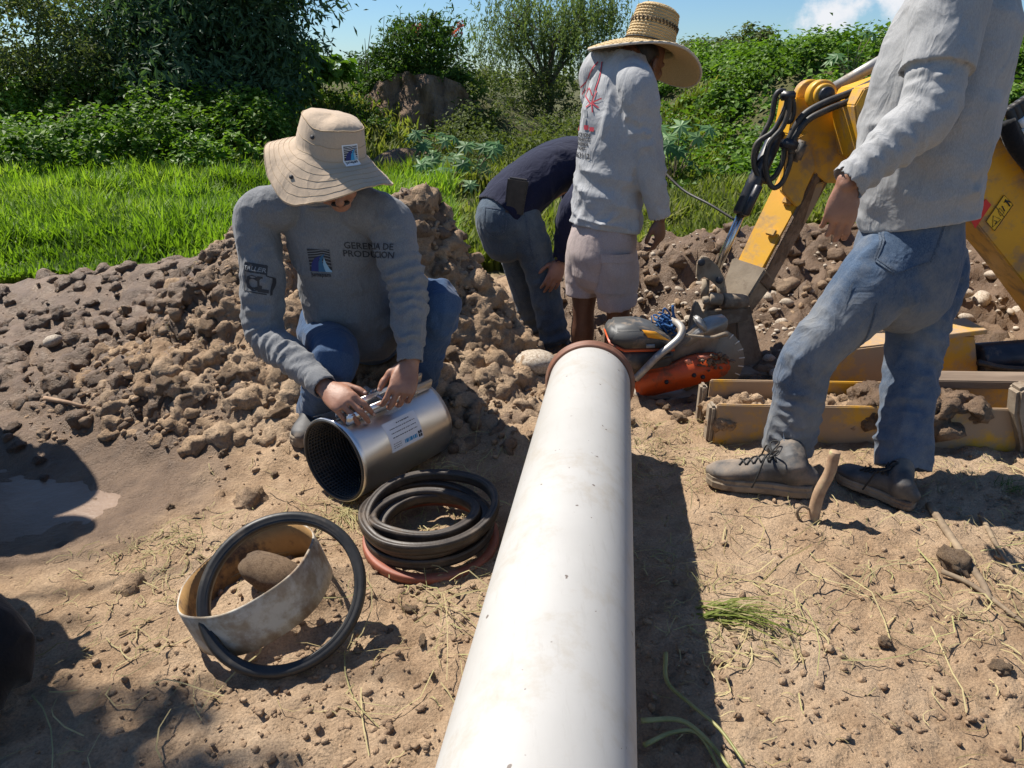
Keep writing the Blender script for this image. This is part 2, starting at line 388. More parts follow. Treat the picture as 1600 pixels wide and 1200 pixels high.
def soilmat(name, dry1, dry2, wet1, wet2):
    m, nt, b = new_mat(name); co = coords(nt); a = attr(nt, 'wet'); g = attr(nt, 'turf')
    dry = ramp(nt, tex(nt, 'noise', 9., co, 9., .7), [(.33, dry1), (.66, dry2)])
    pale = ramp(nt, tex(nt, 'noise', 2.3, co, 6.), [(.45, (0, 0, 0)), (.7, (.6, .6, .6))]); dry = mix(nt, pale, dry, (.49, .375, .26))
    speck = ramp(nt, tex(nt, 'noise', 160., co, 4.), [(.3, (.72,) * 3), (.62, (1.12,) * 3)]); dry = mix(nt, 1., dry, speck, 'MULTIPLY')
    wet = ramp(nt, tex(nt, 'noise', 7., co, 8., .65), [(.3, wet1), (.7, wet2)])
    w = mth(nt, 'ADD', a.outputs['Fac'], mth(nt, 'MULTIPLY', mth(nt, 'SUBTRACT', tex(nt, 'noise', 5., co, 7., .7), .5), .55))
    wm = ramp(nt, w, [(.38, (0, 0, 0)), (.62, (1, 1, 1))]); c = mix(nt, wm, dry, wet)
    turf = ramp(nt, tex(nt, 'noise', 3., co, 6.), [(.35, (.05, .06, .018)), (.7, (.11, .10, .04))]); c = mix(nt, g.outputs['Fac'], c, turf)
    setc(nt, b, c)
    r = nt.nodes.new('ShaderNodeMapRange'); nt.links.new(wm, r.inputs[0]); r.inputs[3].default_value = .95; r.inputs[4].default_value = .5; nt.links.new(r.outputs[0], b.inputs['Roughness'])
    b.inputs['Specular IOR Level'].default_value = .3
    n0 = bump(nt, b, tex(nt, 'noise', 24., co, 6., .6), .6, .02)
    n1 = bump(nt, b, tex(nt, 'noise', 70., co, 9., .75), .9, .012, n0)
    bump(nt, b, tex(nt, 'voronoi', 130., co), .45, .004, n1)
    return m
MT = {}
MT['soil'] = soilmat('soil', (.262, .170, .100), (.455, .318, .198), (.112, .070, .042), (.215, .142, .088))
MT['clod'] = simple('clod', (.27, .176, .105), (.445, .312, .195), 22, .96, 75, 1., .016, dirt=(.23, .15, .092), dscale=5)
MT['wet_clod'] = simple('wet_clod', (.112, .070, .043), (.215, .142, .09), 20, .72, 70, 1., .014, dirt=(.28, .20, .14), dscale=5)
MT['cobble'] = simple('cobble', (.33, .27, .20), (.52, .45, .36), 9, .85, 80, .3, .004, dirt=(.21, .145, .095), dscale=7, dlo=.5, dhi=.64)
m, nt, b = new_mat('puddle_water'); co = coords(nt)
setc(nt, b, ramp(nt, tex(nt, 'noise', 3., co, 6.), [(.35, (.18, .118, .076)), (.65, (.255, .172, .115))])); b.inputs['Roughness'].default_value = .42; b.inputs['Specular IOR Level'].default_value = .25
bump(nt, b, tex(nt, 'noise', 22., co, 7.), .35, .012); MT['puddle'] = m
MT['grass'] = leafmat('grass', (.08, .145, .013), (.17, .285, .026), (.29, .39, .065), .5, .45, 1.1)
MT['straw_litter'] = leafmat('straw_litter', (.30, .235, .11), (.46, .39, .21), (.34, .33, .14), .7, .2, 3)
MT['grass_mixed'] = leafmat('grass_mixed', (.10, .125, .025), (.165, .21, .035), (.30, .29, .11), .55, .4, .9)
MT['leaf_dark'] = leafmat('leaf_dark', (.03, .062, .018), (.056, .11, .03), (.10, .18, .042), .5, .28)
MT['leaf_teal'] = leafmat('leaf_teal', (.035, .075, .038), (.07, .13, .065), (.12, .19, .095), .5, .26)
MT['leaf_vine'] = leafmat('leaf_vine', (.055, .115, .014), (.115, .215, .026), (.21, .33, .05), .42, .34, .8)
MT['leaf_bush'] = leafmat('leaf_bush', (.035, .075, .014), (.072, .145, .022), (.16, .24, .045), .5, .34, .8)
MT['leaf_olive'] = leafmat('leaf_olive', (.065, .085, .028), (.115, .15, .05), (.19, .21, .085), .55, .34, .8)
MT['leaf_willow'] = leafmat('leaf_willow', (.085, .125, .045), (.145, .20, .07), (.22, .27, .11), .55, .38, .8)
MT['leaf_castor'] = leafmat('leaf_castor', (.06, .14, .05), (.11, .22, .075), (.22, .33, .15), .4, .3, 2)
MT['bark'] = simple('bark', (.07, .05, .035), (.15, .115, .085), 12, .9, 40, .6, .01, stretch=(1, 1, .3))
MT['pink'] = leafmat('blossom', (.55, .12, .15), (.7, .25, .25), None, .6, .3)
MT['bank'] = simple('bank_earth', (.15, .096, .06), (.27, .182, .118), 5, .95, 9, 1., .12, stretch=(1, 1, .5))
# pipe: white plastic, scuffs, dust, faint brown smears
m, nt, b = new_mat('white_plastic'); co = coords(nt); cs = coords(nt, (1, .12, 1))
c = ramp(nt, tex(nt, 'noise', 3., co, 6.), [(.3, (.385, .372, .345)), (.7, (.45, .437, .41))])
sc1 = ramp(nt, tex(nt, 'noise', 65., cs, 5., .75), [(.56, (0, 0, 0)), (.70, (.6, .6, .6))]); c = mix(nt, sc1, c, (.36, .34, .31))
sc2 = ramp(nt, tex(nt, 'noise', 5.5, co, 9., .75), [(.52, (0, 0, 0)), (.72, (.7, .7, .7))]); c = mix(nt, sc2, c, (.33, .275, .20))
sc3 = ramp(nt, tex(nt, 'noise', 38., co, 2., .5), [(.735, (0, 0, 0)), (.75, (1, 1, 1))]); c = mix(nt, sc3, c, (.16, .13, .11))
setc(nt, b, c); b.inputs['Roughness'].default_value = .55; bump(nt, b, tex(nt, 'noise', 90., cs, 4.), .07, .002); MT['pvc'] = m
MT['band_out'] = simple('scraped_plastic', (.50, .465, .39), (.33, .265, .185), 14, .8, 60, .35, .003, dirt=(.22, .15, .095), dscale=5, dlo=.47, dhi=.6, lo=.45, hi=.58)
MT['band_in'] = simple('rusty_plastic', (.42, .245, .085), (.27, .15, .055), 9, .75, 50, .3, .003, dirt=(.075, .05, .035), dscale=8, dlo=.5, dhi=.62)
MT['rubber'] = simple('black_rubber', (.016, .016, .016), (.035, .033, .030), 20, .5, 90, .2, .002, dirt=(.12, .09, .065), dscale=7, dlo=.56, dhi=.8)
MT['rubber_brown'] = simple('dusty_rubber', (.045, .034, .026), (.085, .066, .05), 24, .5, 120, .25, .002, dirt=(.17, .12, .085), dscale=9, dlo=.52, dhi=.8, stretch=(1, 1, 1))
MT['red_rubber'] = simple('red_rubber', (.24, .068, .038), (.30, .095, .052), 16, .6, 90, .2, .002, dirt=(.24, .16, .11), dscale=8, dlo=.56, dhi=.8)
MT['collar'] = simple('collar_rubber', (.15, .062, .035), (.22, .095, .055), 16, .6, 90, .2, .002, dirt=(.25, .17, .12), dscale=10, dlo=.55, dhi=.75)
m, nt, b = new_mat('brushed_steel'); co = coords(nt)
setc(nt, b, ramp(nt, tex(nt, 'noise', 7., co, 4.), [(.3, (.68, .665, .64)), (.7, (.77, .755, .73))])); b.inputs['Metallic'].default_value = 1; b.inputs['Roughness'].default_value = .38
b.inputs['Anisotropic'].default_value = .4; bump(nt, b, tex(nt, 'noise', 9., co, 3.), .07, .01); MT['steel'] = m
MT['zinc'] = simple('zinc_bolt', (.42, .42, .40), (.58, .57, .54), 40, .35, 120, .2, .001, metal=1)
MT['paper'] = simple('sticker_paper', (.74, .75, .77), (.80, .81, .83), 12, .55)
MT['ink'] = simple('ink', (.03, .03, .035), None, rough=.7)
MT['ink_blue'] = simple('ink_blue', (.02, .28, .55), None, rough=.6)
MT['ink_white'] = simple('ink_white', (.74, .76, .78), None, rough=.8)
MT['logo_navy'] = simple('logo_navy', (.025, .035, .15), None, rough=.8)
MT['logo_teal'] = simple('logo_teal', (.03, .12, .23), None, rough=.8)
MT['logo_sky'] = simple('logo_sky', (.26, .44, .58), None, rough=.8)
MT['ink_red'] = simple('ink_red', (.42, .03, .05), None, rough=.8)
MT['ink_grey'] = simple('ink_grey', (.22, .23, .24), None, rough=.85)
MT['shirt_a'] = cloth('grey_jersey', (.155, .16, .168), (.225, .23, .238), stain=(.13, .125, .12), sdlo=.62, sdhi=.9)
MT['shirt_b'] = cloth('pale_jersey', (.32, .325, .335), (.41, .415, .42), stain=(.30, .25, .19), sdlo=.58, sdhi=.85)
MT['shirt_d'] = cloth('dusty_jersey', (.29, .29, .29), (.37, .37, .367), stain=(.34, .28, .21), sdlo=.52, sdhi=.85, sscale=2.6)
MT['navy'] = cloth('navy_cloth', (.006, .008, .026), (.011, .014, .040), big=.1)
MT['denim_a'] = cloth('denim_blue', (.026, .054, .115), (.056, .10, .18), 520, stain=(.10, .135, .18), sdlo=.55, sdhi=.8)
MT['denim_c'] = cloth('denim_faded', (.042, .064, .095), (.092, .122, .155), 520, stain=(.17, .20, .21), sdlo=.5, sdhi=.8)
MT['denim_d'] = cloth('denim_worn', (.034, .062, .115), (.088, .128, .188), 480, stain=(.25, .24, .215), sdlo=.43, sdhi=.66, sscale=2.2)
MT['seam'] = simple('seam_thread', (.035, .05, .08), (.10, .13, .17), 200, .9)
MT['shorts'] = cloth('faded_pink_cotton', (.37, .295, .275), (.455, .375, .35), stain=(.30, .245, .22), strength=.35)
MT['black_cloth'] = cloth('black_cloth', (.006, .006, .007), (.012, .012, .013), big=.05)
MT['hat'] = cloth('khaki_twill', (.45, .345, .245), (.52, .40, .285), 700, big=.06, strength=.25)
MT['hat_in'] = cloth('khaki_lining', (.40, .30, .20), (.46, .35, .23), 700, big=.06, strength=.2)
m, nt, b = new_mat('skin'); co = coords(nt)
c = ramp(nt, tex(nt, 'noise', 16., co, 6.), [(.3, (.25, .115, .07)), (.7, (.385, .195, .125))]); d = ramp(nt, tex(nt, 'noise', 70., co, 5., .7), [(.55, (0, 0, 0)), (.75, (.45, .45, .45))]); c = mix(nt, d, c, (.21, .125, .085))
setc(nt, b, c); b.inputs['Roughness'].default_value = .5; b.inputs['Subsurface Weight'].default_value = .06; b.inputs['Subsurface Scale'].default_value = .006
n1 = bump(nt, b, tex(nt, 'noise', 60., co, 5.), .3, .004); bump(nt, b, tex(nt, 'voronoi', 420., co), .25, .0012, n1); MT['skin'] = m
m2 = m.copy(); m2.name = 'skin_dark'; MT['skin_dark'] = m2
for nd in m2.node_tree.nodes:
    if nd.type == 'VALTORGB' and abs(nd.color_ramp.elements[0].color[0] - .25) < .01:
        nd.color_ramp.elements[0].color = (.105, .045, .026, 1); nd.color_ramp.elements[1].color = (.17, .078, .046, 1)
MT['nail'] = simple('nail', (.42, .26, .20), None, rough=.35)
MT['hair'] = simple('hair', (.012, .009, .007), (.03, .024, .02), 90, .55, 160, .6, .003, stretch=(1, 1, .2))
MT['eye'] = simple('eye', (.5, .47, .42), None, rough=.2)
# straw hat
m, nt, b = new_mat('woven_straw'); co = coords(nt, which='UV'); 
c = ramp(nt, tex(nt, 'noise', 260., coords(nt), 4.), [(.3, (.42, .285, .125)), (.7, (.62, .46, .235))])
setc(nt, b, c); b.inputs['Roughness'].default_value = .75; bump(nt, b, tex(nt, 'voronoi', 120., coords(nt)), .6, .004); MT['straw'] = m
MT['straw_dark'] = simple('straw_gap', (.07, .045, .022), (.12, .08, .04), 90, .9)
MT['straw_trim'] = simple('hat_edging', (.46, .41, .34), (.52, .47, .4), 60, .9)
MT['cord'] = simple('black_cord', (.012, .012, .012), None, rough=.7)
MT['boot'] = simple('dusty_leather', (.034, .034, .036), (.085, .082, .08), 16, .62, 90, .35, .002, dirt=(.235, .185, .14), dscale=7, dlo=.46, dhi=.66)
MT['sole'] = simple('tan_sole', (.20, .155, .105), (.285, .225, .16), 20, .8, 80, .3, .002, dirt=(.12, .085, .06), dscale=9)
MT['sole_dark'] = simple('dark_sole', (.02, .02, .02), (.045, .04, .035), 20, .8, dirt=(.2, .15, .1), dscale=9)
MT['yellow'] = simple('yellow_paint', (.68, .355, .014), (.60, .31, .018), 6, .45, 60, .10, .002, dirt=(.33, .22, .125), dscale=6.5, dlo=.49, dhi=.64, spec=.45)
MT['gasket'] = simple('gasket_rubber', (.026, .019, .015), (.052, .039, .029), 24, .5, 120, .25, .002, dirt=(.17, .12, .08), dscale=10, dlo=.54, dhi=.82)
MT['yellow_mud'] = simple('muddy_yellow', (.62, .33, .018), (.52, .275, .025), 6, .55, 70, .25, .003, dirt=(.36, .25, .155), dscale=5.5, dlo=.40, dhi=.53)
MT['steel_mud'] = simple('muddy_steel', (.22, .175, .125), (.32, .26, .19), 8, .8, 60, .4, .004, dirt=(.15, .105, .07), dscale=6)
MT['blackhose'] = simple('hose_rubber', (.018, .017, .016), (.038, .034, .03), 30, .55, 200, .2, .001, dirt=(.14, .10, .065), dscale=12, dlo=.52, dhi=.8)
MT['blackpaint'] = simple('black_paint', (.014, .016, .022), (.03, .032, .04), 12, .4, 60, .1, .001, dirt=(.16, .13, .10), dscale=14, dlo=.58, dhi=.72)
MT['chrome'] = simple('cylinder_rod', (.55, .53, .5), (.65, .63, .6), 30, .25, metal=1, dirt=(.26, .2, .15), dscale=12, dlo=.55, dhi=.75)
MT['sign_red'] = simple('sign_red', (.62, .012, .016), None, rough=.4)
MT['sign_yellow'] = simple('sign_yellow', (.78, .46, .012), None, rough=.4)
MT['orange'] = simple('orange_plastic', (.60, .095, .018), (.52, .08, .02), 9, .45, 90, .15, .002, dirt=(.115, .08, .055), dscale=9, dlo=.52, dhi=.64)
MT['plastic_grey'] = simple('grey_plastic', (.048, .05, .052), (.075, .076, .076), 14, .55, 90, .2, .002, dirt=(.27, .20, .14), dscale=8, dlo=.52, dhi=.68)
MT['alu'] = simple('dusty_aluminium', (.30, .295, .28), (.42, .41, .39), 14, .5, 90, .2, .002, metal=.5, dirt=(.27, .215, .16), dscale=7, dlo=.5, dhi=.7)
MT['guard'] = simple('dusty_guard', (.20, .165, .13), (.29, .245, .20), 12, .8, 90, .3, .002, dirt=(.12, .085, .06), dscale=8)
MT['blade'] = simple('saw_blade', (.25, .20, .145), (.33, .27, .20), 10, .55, 90, .2, .002, metal=.1)
MT['segment'] = simple('blade_slot', (.75, .72, .66), None, rough=.5)
MT['rag'] = cloth('blue_rag', (.02, .075, .21), (.04, .13, .31), 200)
MT['label_orange'] = simple('label_orange', (.75, .33, .02), None, rough=.45)
MT['wood'] = simple('plank', (.16, .115, .08), (.24, .18, .13), 20, .85, 40, .4, .003, stretch=(.15, 1, 1), dirt=(.14, .10, .07))
MT['stick'] = simple('stripped_branch', (.26, .155, .09), (.40, .275, .17), 18, .8, 60, .4, .003, dirt=(.36, .38, .17), dscale=9, dlo=.55, dhi=.64)
MT['twig'] = simple('twig', (.16, .115, .075), (.30, .225, .145), 20, .85, 60, .4, .003)
MT['stem'] = simple('green_stem', (.20, .20, .06), (.33, .31, .13), 14, .5, 60, .2, .002)
MT['cloud'] = None
# ------------------------------------------------------------ the ground: one sheet, fine near the work, coarse to the horizon
def ground_base(x, y):
    """large forms only"""
    z = (fbm2(x, y, .9, 3, 3) - .5) * .07 * sstep(16, 8, y)
    z = z + gauss(x, y, -1.22, 3.50, .30, .32, .48) + gauss(x, y, -.50, 3.50, .24, .27, .72) + gauss(x, y, -.14, 3.28, .24, .30, .26)
    z = z + gauss(x, y, -1.25, 2.95, .38, .30, .13) + gauss(x, y, -1.7, 3.55, .5, .32, .14)
    z = z + gauss(x, y, -2.5, 4.35, 1.1, .28, .16) + gauss(x, y, -1.75, 4.2, .6, .3, .20)
    z = z + gauss(x, y, -.55, 2.65, .5, .22, .05)
    z = z - gauss(x, y, .50, 3.75, .36, .42, .26) - gauss(x, y, .95, 3.45, .3, .22, .10)
    z = z + gauss(x, y, .95, 4.75, .5, .30, .26) + gauss(x, y, 1.8, 4.75, .6, .4, .26) + gauss(x, y, 2.9, 4.75, .7, .55, .22) + gauss(x, y, 3.9, 4.8, .8, .7, .3)
    z = z + gauss(x, y, .235, 2.20, .085, .16, .135) + gauss(x, y, .05, 2.42, .12, .14, .10)
    z = z - gauss(x, y, -1.88, 2.18, .45, .28, .085) - gauss(x, y, -1.5, 2.42, .25, .2, .03)
    z = z + gauss(x, y, 1.6, 1.7, .5, .5, .05) + gauss(x, y, .62, .95, .35, .38, .075)
    z = z + gauss(x, y, -.62, 1.62, .1, .09, .10)                      # clod inside the pipe band
    # far forms: bank on the left, eroded bank in the middle, vine slope on the right
    far = sstep(9, 13, y)
    z = z + far * ((fbm2(x, y, .22, 3, 9) - .5) * .5)
    z = z + gauss(x, y, -8, 14, 4.5, 2.4, 1.0) + gauss(x, y, -2.3, 16.9, 2.2, 1.3, 1.25)
    z = z + 1.75 * sstep(2.2, 5.6, x + .18 * (y - 12)) * sstep(9.2, 13.6, y) * sstep(30, 17, y)
    z = z - gauss(x, y, .6, 11.5, 1.1, 2.6, .25) - gauss(x, y, -1.9, 12.6, 1.1, 1.4, .38)
    return z
def masks(x, y):
    heap = np.clip(gauss(x, y, -.85, 3.45, .75, .48, 1.5) + gauss(x, y, -1.35, 3.0, .5, .4, .8) + gauss(x, y, -.05, 3.15, .35, .4, 1.1) + gauss(x, y, 2.6, 4.4, 1.5, .9, 1.3) + gauss(x, y, 1.0, 4.5, .8, .6, 1.2), 0, 1)
    mud = np.clip(gauss(x, y, -2.7, 3.6, 1.1, .7, 1.5) + gauss(x, y, -2.05, 2.3, .62, .45, 1.5) + gauss(x, y, .45, 3.8, .5, .5, .9) + gauss(x, y, 2.3, 3.9, 1.5, .9, 1.3) + gauss(x, y, 1.0, 4.2, .6, .5, .8) + gauss(x, y, -.35, 3.75, .4, .3, .8), 0, 1)
    fine = np.clip(gauss(x, y, -.05, 1.35, .45, .5, 1.) + gauss(x, y, 1.4, 1.25, .6, .45, .9) + gauss(x, y, -.55, 1.2, .4, .35, .8) + gauss(x, y, 1.7, 1.9, .4, .3, .8) + .3, 0, 1)
    return heap, mud, fine
def ground_h(x, y):
    x = np.asarray(x, float); y = np.asarray(y, float); z = ground_base(x, y)
    near = sstep(9, 5.5, y); heap, mud, fine = masks(x, y)
    wx = x + (fbm2(x, y, 3., 2, 41) - .5) * .25; wy = y + (fbm2(x, y, 3., 2, 42) - .5) * .25
    f1, f2, hid = worley(wx, wy, 7., 5); z = z + near * (heap * .075 + mud * .045) * (np.sqrt(np.clip(1 - (f1 / .8) ** 2, 0, 1)) * (.2 + .6 * hid) - .3)
    f1, f2, hid = worley(wx, wy, 17., 6); z = z + near * (heap * .040 + mud * .022 + .004 + fine * .006) * (np.sqrt(np.clip(1 - (f1 / .8) ** 2, 0, 1)) * (.25 + .8 * hid) - .35)
    f1, f2, hid = worley(x, y, 42., 8); z = z + near * (heap * .012 + mud * .006 + .0035 + fine * .015) * (np.sqrt(np.clip(1 - (f1 / .8) ** 2, 0, 1)) * (.2 + hid) - .35)
    z = z + near * (fbm2(x, y, 9., 4, 12) - .5) * (.022 + heap * .05)
    # flat pool of mud: clip towards the water level from below
    pool = np.clip(gauss(x, y, -1.9, 2.2, .5, .30, 1.7), 0, 1); z = z * (1 - .65 * pool) + pool * .65 * (ground_base(x, y) + .0)
    return z
def build_ground():
    nc = 570; u = np.linspace(-1.75, 1.75, nc)
    ys = np.concatenate([np.exp(np.linspace(math.log(1.15), math.log(13.5), 430)) - 2.0, np.exp(np.linspace(math.log(13.7), math.log(420), 60)) - 2.0]); nr = len(ys)
    Y, U = np.meshgrid(ys, u, indexing='ij'); X = U * (Y + 2.0); 
    Z = ground_h(X, Y); V = np.stack([X, Y, Z], -1).reshape(-1, 3)
    i = np.arange(nr - 1)[:, None] * nc + np.arange(nc - 1)[None]; F = np.stack([i, i + 1, i + nc + 1, i + nc], -1).reshape(-1, 4)
    me = mesh_np('ground', V, F); heap, mud, fine = masks(X, Y)
    wet = np.clip(mud * 1.0 - heap * .25 + gauss(X, Y, -.5, 3.6, .5, .25, .35), 0, 1); turf = sstep(4.9, 5.6, Y + (fbm2(X, Y, 1.2, 3, 4) - .5) * 1.0 - .0 * X)
    for nm, a in (('wet', wet), ('turf', turf)):
        at_ = me.attributes.new(nm, 'FLOAT', 'POINT'); at_.data.foreach_set('value', a.ravel().astype(np.float32))
    return link('ground', me, MT['soil'], kind='structure')
GROUND = build_ground()
def gh(x, y):
    return float(ground_h(np.array([x]), np.array([y]))[0])
def on_ground(px, py, dz=0.):
    """where the sight line meets the ground"""
    d = ray(px, py); o = np.array([0, 0, CAM_H]); t = np.linspace(.8, 14, 3000); P = o + d * t[:, None]
    g = ground_base(P[:, 0], P[:, 1]) - P[:, 2]; i = int(np.argmax(g > 0)); p = P[i]; p[2] = gh(p[0], p[1]) + dz; return p
# puddle
def puddle_mesh():
    n = 130; xs = np.linspace(-3.2, -1.05, n); ys = np.linspace(1.5, 3.1, n); X, Y = np.meshgrid(xs, ys)
    V = np.stack([X, Y, np.full_like(X, PUD_Z)], -1).reshape(-1, 3); i = np.arange(n - 1)[:, None] * n + np.arange(n - 1)[None]
    F = np.stack([i, i + 1, i + n + 1, i + n], -1).reshape(-1, 4)
    keep = (ground_base(V[F, 0], V[F, 1]).min(1) < PUD_Z + .02) & (((V[F, 0].mean(1) + 1.95) / .72) ** 2 + ((V[F, 1].mean(1) - 2.25) / .6) ** 2 < 1.1)
    return mesh_np('puddle', V, F[keep])
PUD_Z = float(np.percentile(ground_h(*np.meshgrid(np.linspace(-2.3, -1.6, 30), np.linspace(2.0, 2.4, 30))), 84))
link('puddle', puddle_mesh(), MT['puddle'], kind='structure')
# ------------------------------------------------------------ plants
def leaf_arrays(P, N, L, W, up=None, fold=.25, dirv=None):
    """diamond leaves, folded along the midrib: 4 verts, 2 tris each"""
    n = len(P); N = N / (np.linalg.norm(N, axis=1)[:, None] + 1e-9)
    d = rng.normal(size=(n, 3)) if dirv is None else dirv; d = d - (d * N).sum(1)[:, None] * N; d /= np.linalg.norm(d, axis=1)[:, None] + 1e-9
    s = np.cross(N, d); L = np.broadcast_to(L, (n,))[:, None]; W = np.broadcast_to(W, (n,))[:, None]
    a = P - d * L * .5; b = P + s * W * .5 + N * W * fold; c = P + d * L * .5; e = P - s * W * .5 + N * W * fold
    V = np.stack([a, b, c, e], 1).reshape(-1, 3); i = np.arange(n)[:, None] * 4
    F = np.concatenate([i + [0, 1, 2], i + [0, 2, 3]], 1).reshape(-1, 3); return V, F
def leaf_mesh(name, parts, tints):
    V = []; F = []; T = []; k = 0
    for (v, f), t in zip(parts, tints):
        V.append(v); F.append(f + k); k += len(v); T.append(np.repeat(t, len(v) // len(t)))
    me = mesh_np(name, np.concatenate(V), np.concatenate(F), False)
    a = me.attributes.new('tint', 'FLOAT', 'POINT'); a.data.foreach_set('value', np.concatenate(T).astype(np.float32)); return me
def rdir(n, zb=0.):
    d = rng.normal(size=(n, 3)); d[:, 2] += zb; return d / np.linalg.norm(d, axis=1)[:, None]
def crown(name, blobs, count, L, W, m, parent=None, droop=0., zb=.9, rough=.5, clump=26, **tags):
    """leaves in clumps through lumpy ellipsoids: blobs = (centre, rx, ry, rz)"""
    blobs = [(np.asarray(c, float), np.array([a, b_, c_])) for c, a, b_, c_ in blobs]
    vol = np.array([np.prod(r) ** .72 for _, r in blobs]); pick = rng.choice(len(blobs), size=max(1, count // clump), p=vol / vol.sum())
    d = rdir(len(pick)); rad = rng.random(len(pick)) ** .33; C = np.array([blobs[i][0] for i in pick]); RR = np.array([blobs[i][1] for i in pick])
    rad = rad * (.72 + .5 * vnoise(C * 1.7 + d * 2.1, 5))
    cc = C + d * RR * rad[:, None]; cs = RR.mean(1) * rng.uniform(.10, .26, len(pick)) * rough * 2
    P = np.repeat(cc, clump, 0) + rng.normal(size=(len(pick) * clump, 3)) * np.repeat(cs, clump)[:, None] * [1, 1, .75]
    out = np.repeat(d, clump, 0); N = rdir(len(P)) * .8 + out * .55; N[:, 2] += zb
    dv = rng.normal(size=P.shape) + out * .6; dv[:, 2] -= droop
    t = np.clip(np.repeat(.25 + .5 * rng.random(len(pick)), clump) + rng.normal(0, .16, len(P)), 0, 1)
    l = L * rng.uniform(.6, 1.3, len(P))
    me = leaf_mesh(name, [leaf_arrays(P, N, l, l * W / L, dirv=dv)], [t]); return link(name, me, m, parent, **tags)
def branches(base, tips, r0, m, parent, name='trunk'):
    """tapered trunk with limbs out to the given tips"""
    base = np.asarray(base, float); sh = []
    top = np.mean([t for t in tips], 0); mid = base + (top - base) * .42 + [0, 0, .1]
    sh.append(tube([base - [0, 0, .15], base + (mid - base) * .5 + rng.normal(0, .05, 3), mid, mid + (top - mid) * .6], r0, 8, 4, r0 * .45))
    for t in tips:
        t = np.asarray(t, float); s = base + (mid - base) * rng.uniform(.45, 1.)
        k = s + (t - s) * .5 + rng.normal(0, .12, 3) * np.linalg.norm(t - s) * .4 + [0, 0, .1]
        sh.append(tube([s, k, t], r0 * .5, 6, 4, r0 * .12))
        for _ in range(3):
            q = k + (t - k) * rng.uniform(.1, .8); e = q + rdir(1, .4)[0] * np.linalg.norm(t - s) * .35
            sh.append(tube([q, (q + e) / 2 + rng.normal(0, .03, 3), e], r0 * .2, 5, 3, r0 * .06))
    V, F = join(*sh); return link(name, mesh_np(name, V, F), m, parent)
def tree(name, label, base, blobs, count, L, W, mleaf, r0=.09, droop=0., group=None, cat='tree', **kw):
    o = empty(name, base, label=label, category=cat)
    if group: o['group'] = group
    branches(base, [np.asarray(b[0]) for b in blobs], r0, MT['bark'], o)
    crown('crown', blobs, count, L, W, mleaf, o, droop, **kw); return o
def gp(px, Y, py=None):
    x = (px - 800) / FPX * (Y * CP - (gh0(px, Y) - CAM_H) * SP); return np.array([x, Y, gh(x, Y)])
def gh0(px, Y):
    x = (px - 800) / FPX * (Y * CP + CAM_H * SP); return gh(x, Y)
def B(px, py, Y, rx, rz, ry=None):
    return (at(px, py, Y), rx, ry or rx, rz)
# --- the left wood: big dark feathery tree, thin airy one, shrubs between
tree('feathery_tree', 'tall dark feathery tree reaching out of the picture above the bushes', gp(330, 12.5),
     [B(330, 60, 12.5, 1.0, 1.0), B(420, 70, 12.3, .75, .95), B(260, 20, 12.8, .95, .9), B(370, -40, 12.5, 1.3, .9), B(300, 130, 12.0, .9, .6), B(405, 150, 12.1, .7, .5), B(200, 90, 12.6, .8, .8)],
     28000, .16, .045, MT['leaf_teal'], .13, droop=.9, zb=.5)
tree('airy_tree', 'thin olive green tree with sky showing through its leaves', gp(70, 12.0),
     [B(60, 60, 12, .9, .8), B(130, 100, 11.8, .8, .6), B(10, 130, 11.6, .7, .6), B(60, 0, 12.2, .9, .5)], 9000, .09, .036, MT['leaf_olive'], .06, zb=.5)
tree('bushy_tree', 'dark broad bushy tree filling the gap behind the airy tree', gp(180, 14.2),
     [B(180, 110, 14.2, 1.5, .9), B(60, 150, 14, 1.2, .8), B(300, 160, 14, 1.4, .8), B(430, 170, 13.8, .9, .6), B(190, 40, 14.4, 1.1, .7)], 15000, .10, .05, MT['leaf_dark'], .11)
tree('overhanging_tree', 'leafy tree standing left of the site whose shade dapples the soil', np.array([-6.6, 4.0, 0.]),
     [((-3.75, 3.3, 4.9), .38, .22, .18), ((-3.35, 3.05, 4.9), .34, .2, .16), ((-4.25, 3.3, 5.0), .4, .3, .25), ((-4.9, 3.4, 5.2), .5, .5, .4), ((-5.9, 3.6, 5.3), .7, .7, .6)], 4200, .11, .055, MT['leaf_bush'], .12)
tree('papaya_shrub', 'light green big leaved shrub on the bank beside the feathery tree', gp(490, 14.2),
     [B(490, 95, 14.2, .45, .3), B(455, 120, 14, .5, .35), B(520, 110, 14.3, .4, .25)], 900, .22, .13, MT['leaf_vine'], .04, cat='shrub')
# --- shrub with pale pink blossoms on the eroded bank
o = tree('blossom_shrub', 'upright shrub with a few pink blossoms on top of the eroded bank', gp(655, 16.0),
     [B(650, 75, 15.6, .75, .5), B(690, 60, 15.6, .5, .45), B(615, 90, 15.6, .55, .4), B(640, 45, 15.6, .4, .3)], 5200, .12, .035, MT['leaf_bush'], .06, droop=-.8, cat='shrub', zb=.2)
sp = []
for px, py in ((580, 40), (600, 25), (625, 15), (645, 25), (672, 32), (700, 40), (715, 35), (690, 55), (570, 60), (610, 50)):
    a = at(px + rng.normal(0, 4), py + 75, 15.6); b = at(px, py, 15.6); sp.append(tube([a, (a + b) / 2 + rng.normal(0, .04, 3), b], .014, 5, 3, .004))
put('stem', join(*sp), MT['twig'], o)
P = np.concatenate([at(px, py, 15.45) + rng.normal(0, .05, (14, 3)) for px, py in ((717, 40), (712, 48), (655, 42), (650, 48))])
link('blossom', leaf_mesh('blossom', [leaf_arrays(P, rdir(len(P)), .08, .06)], [rng.random(len(P))]), MT['pink'], o)
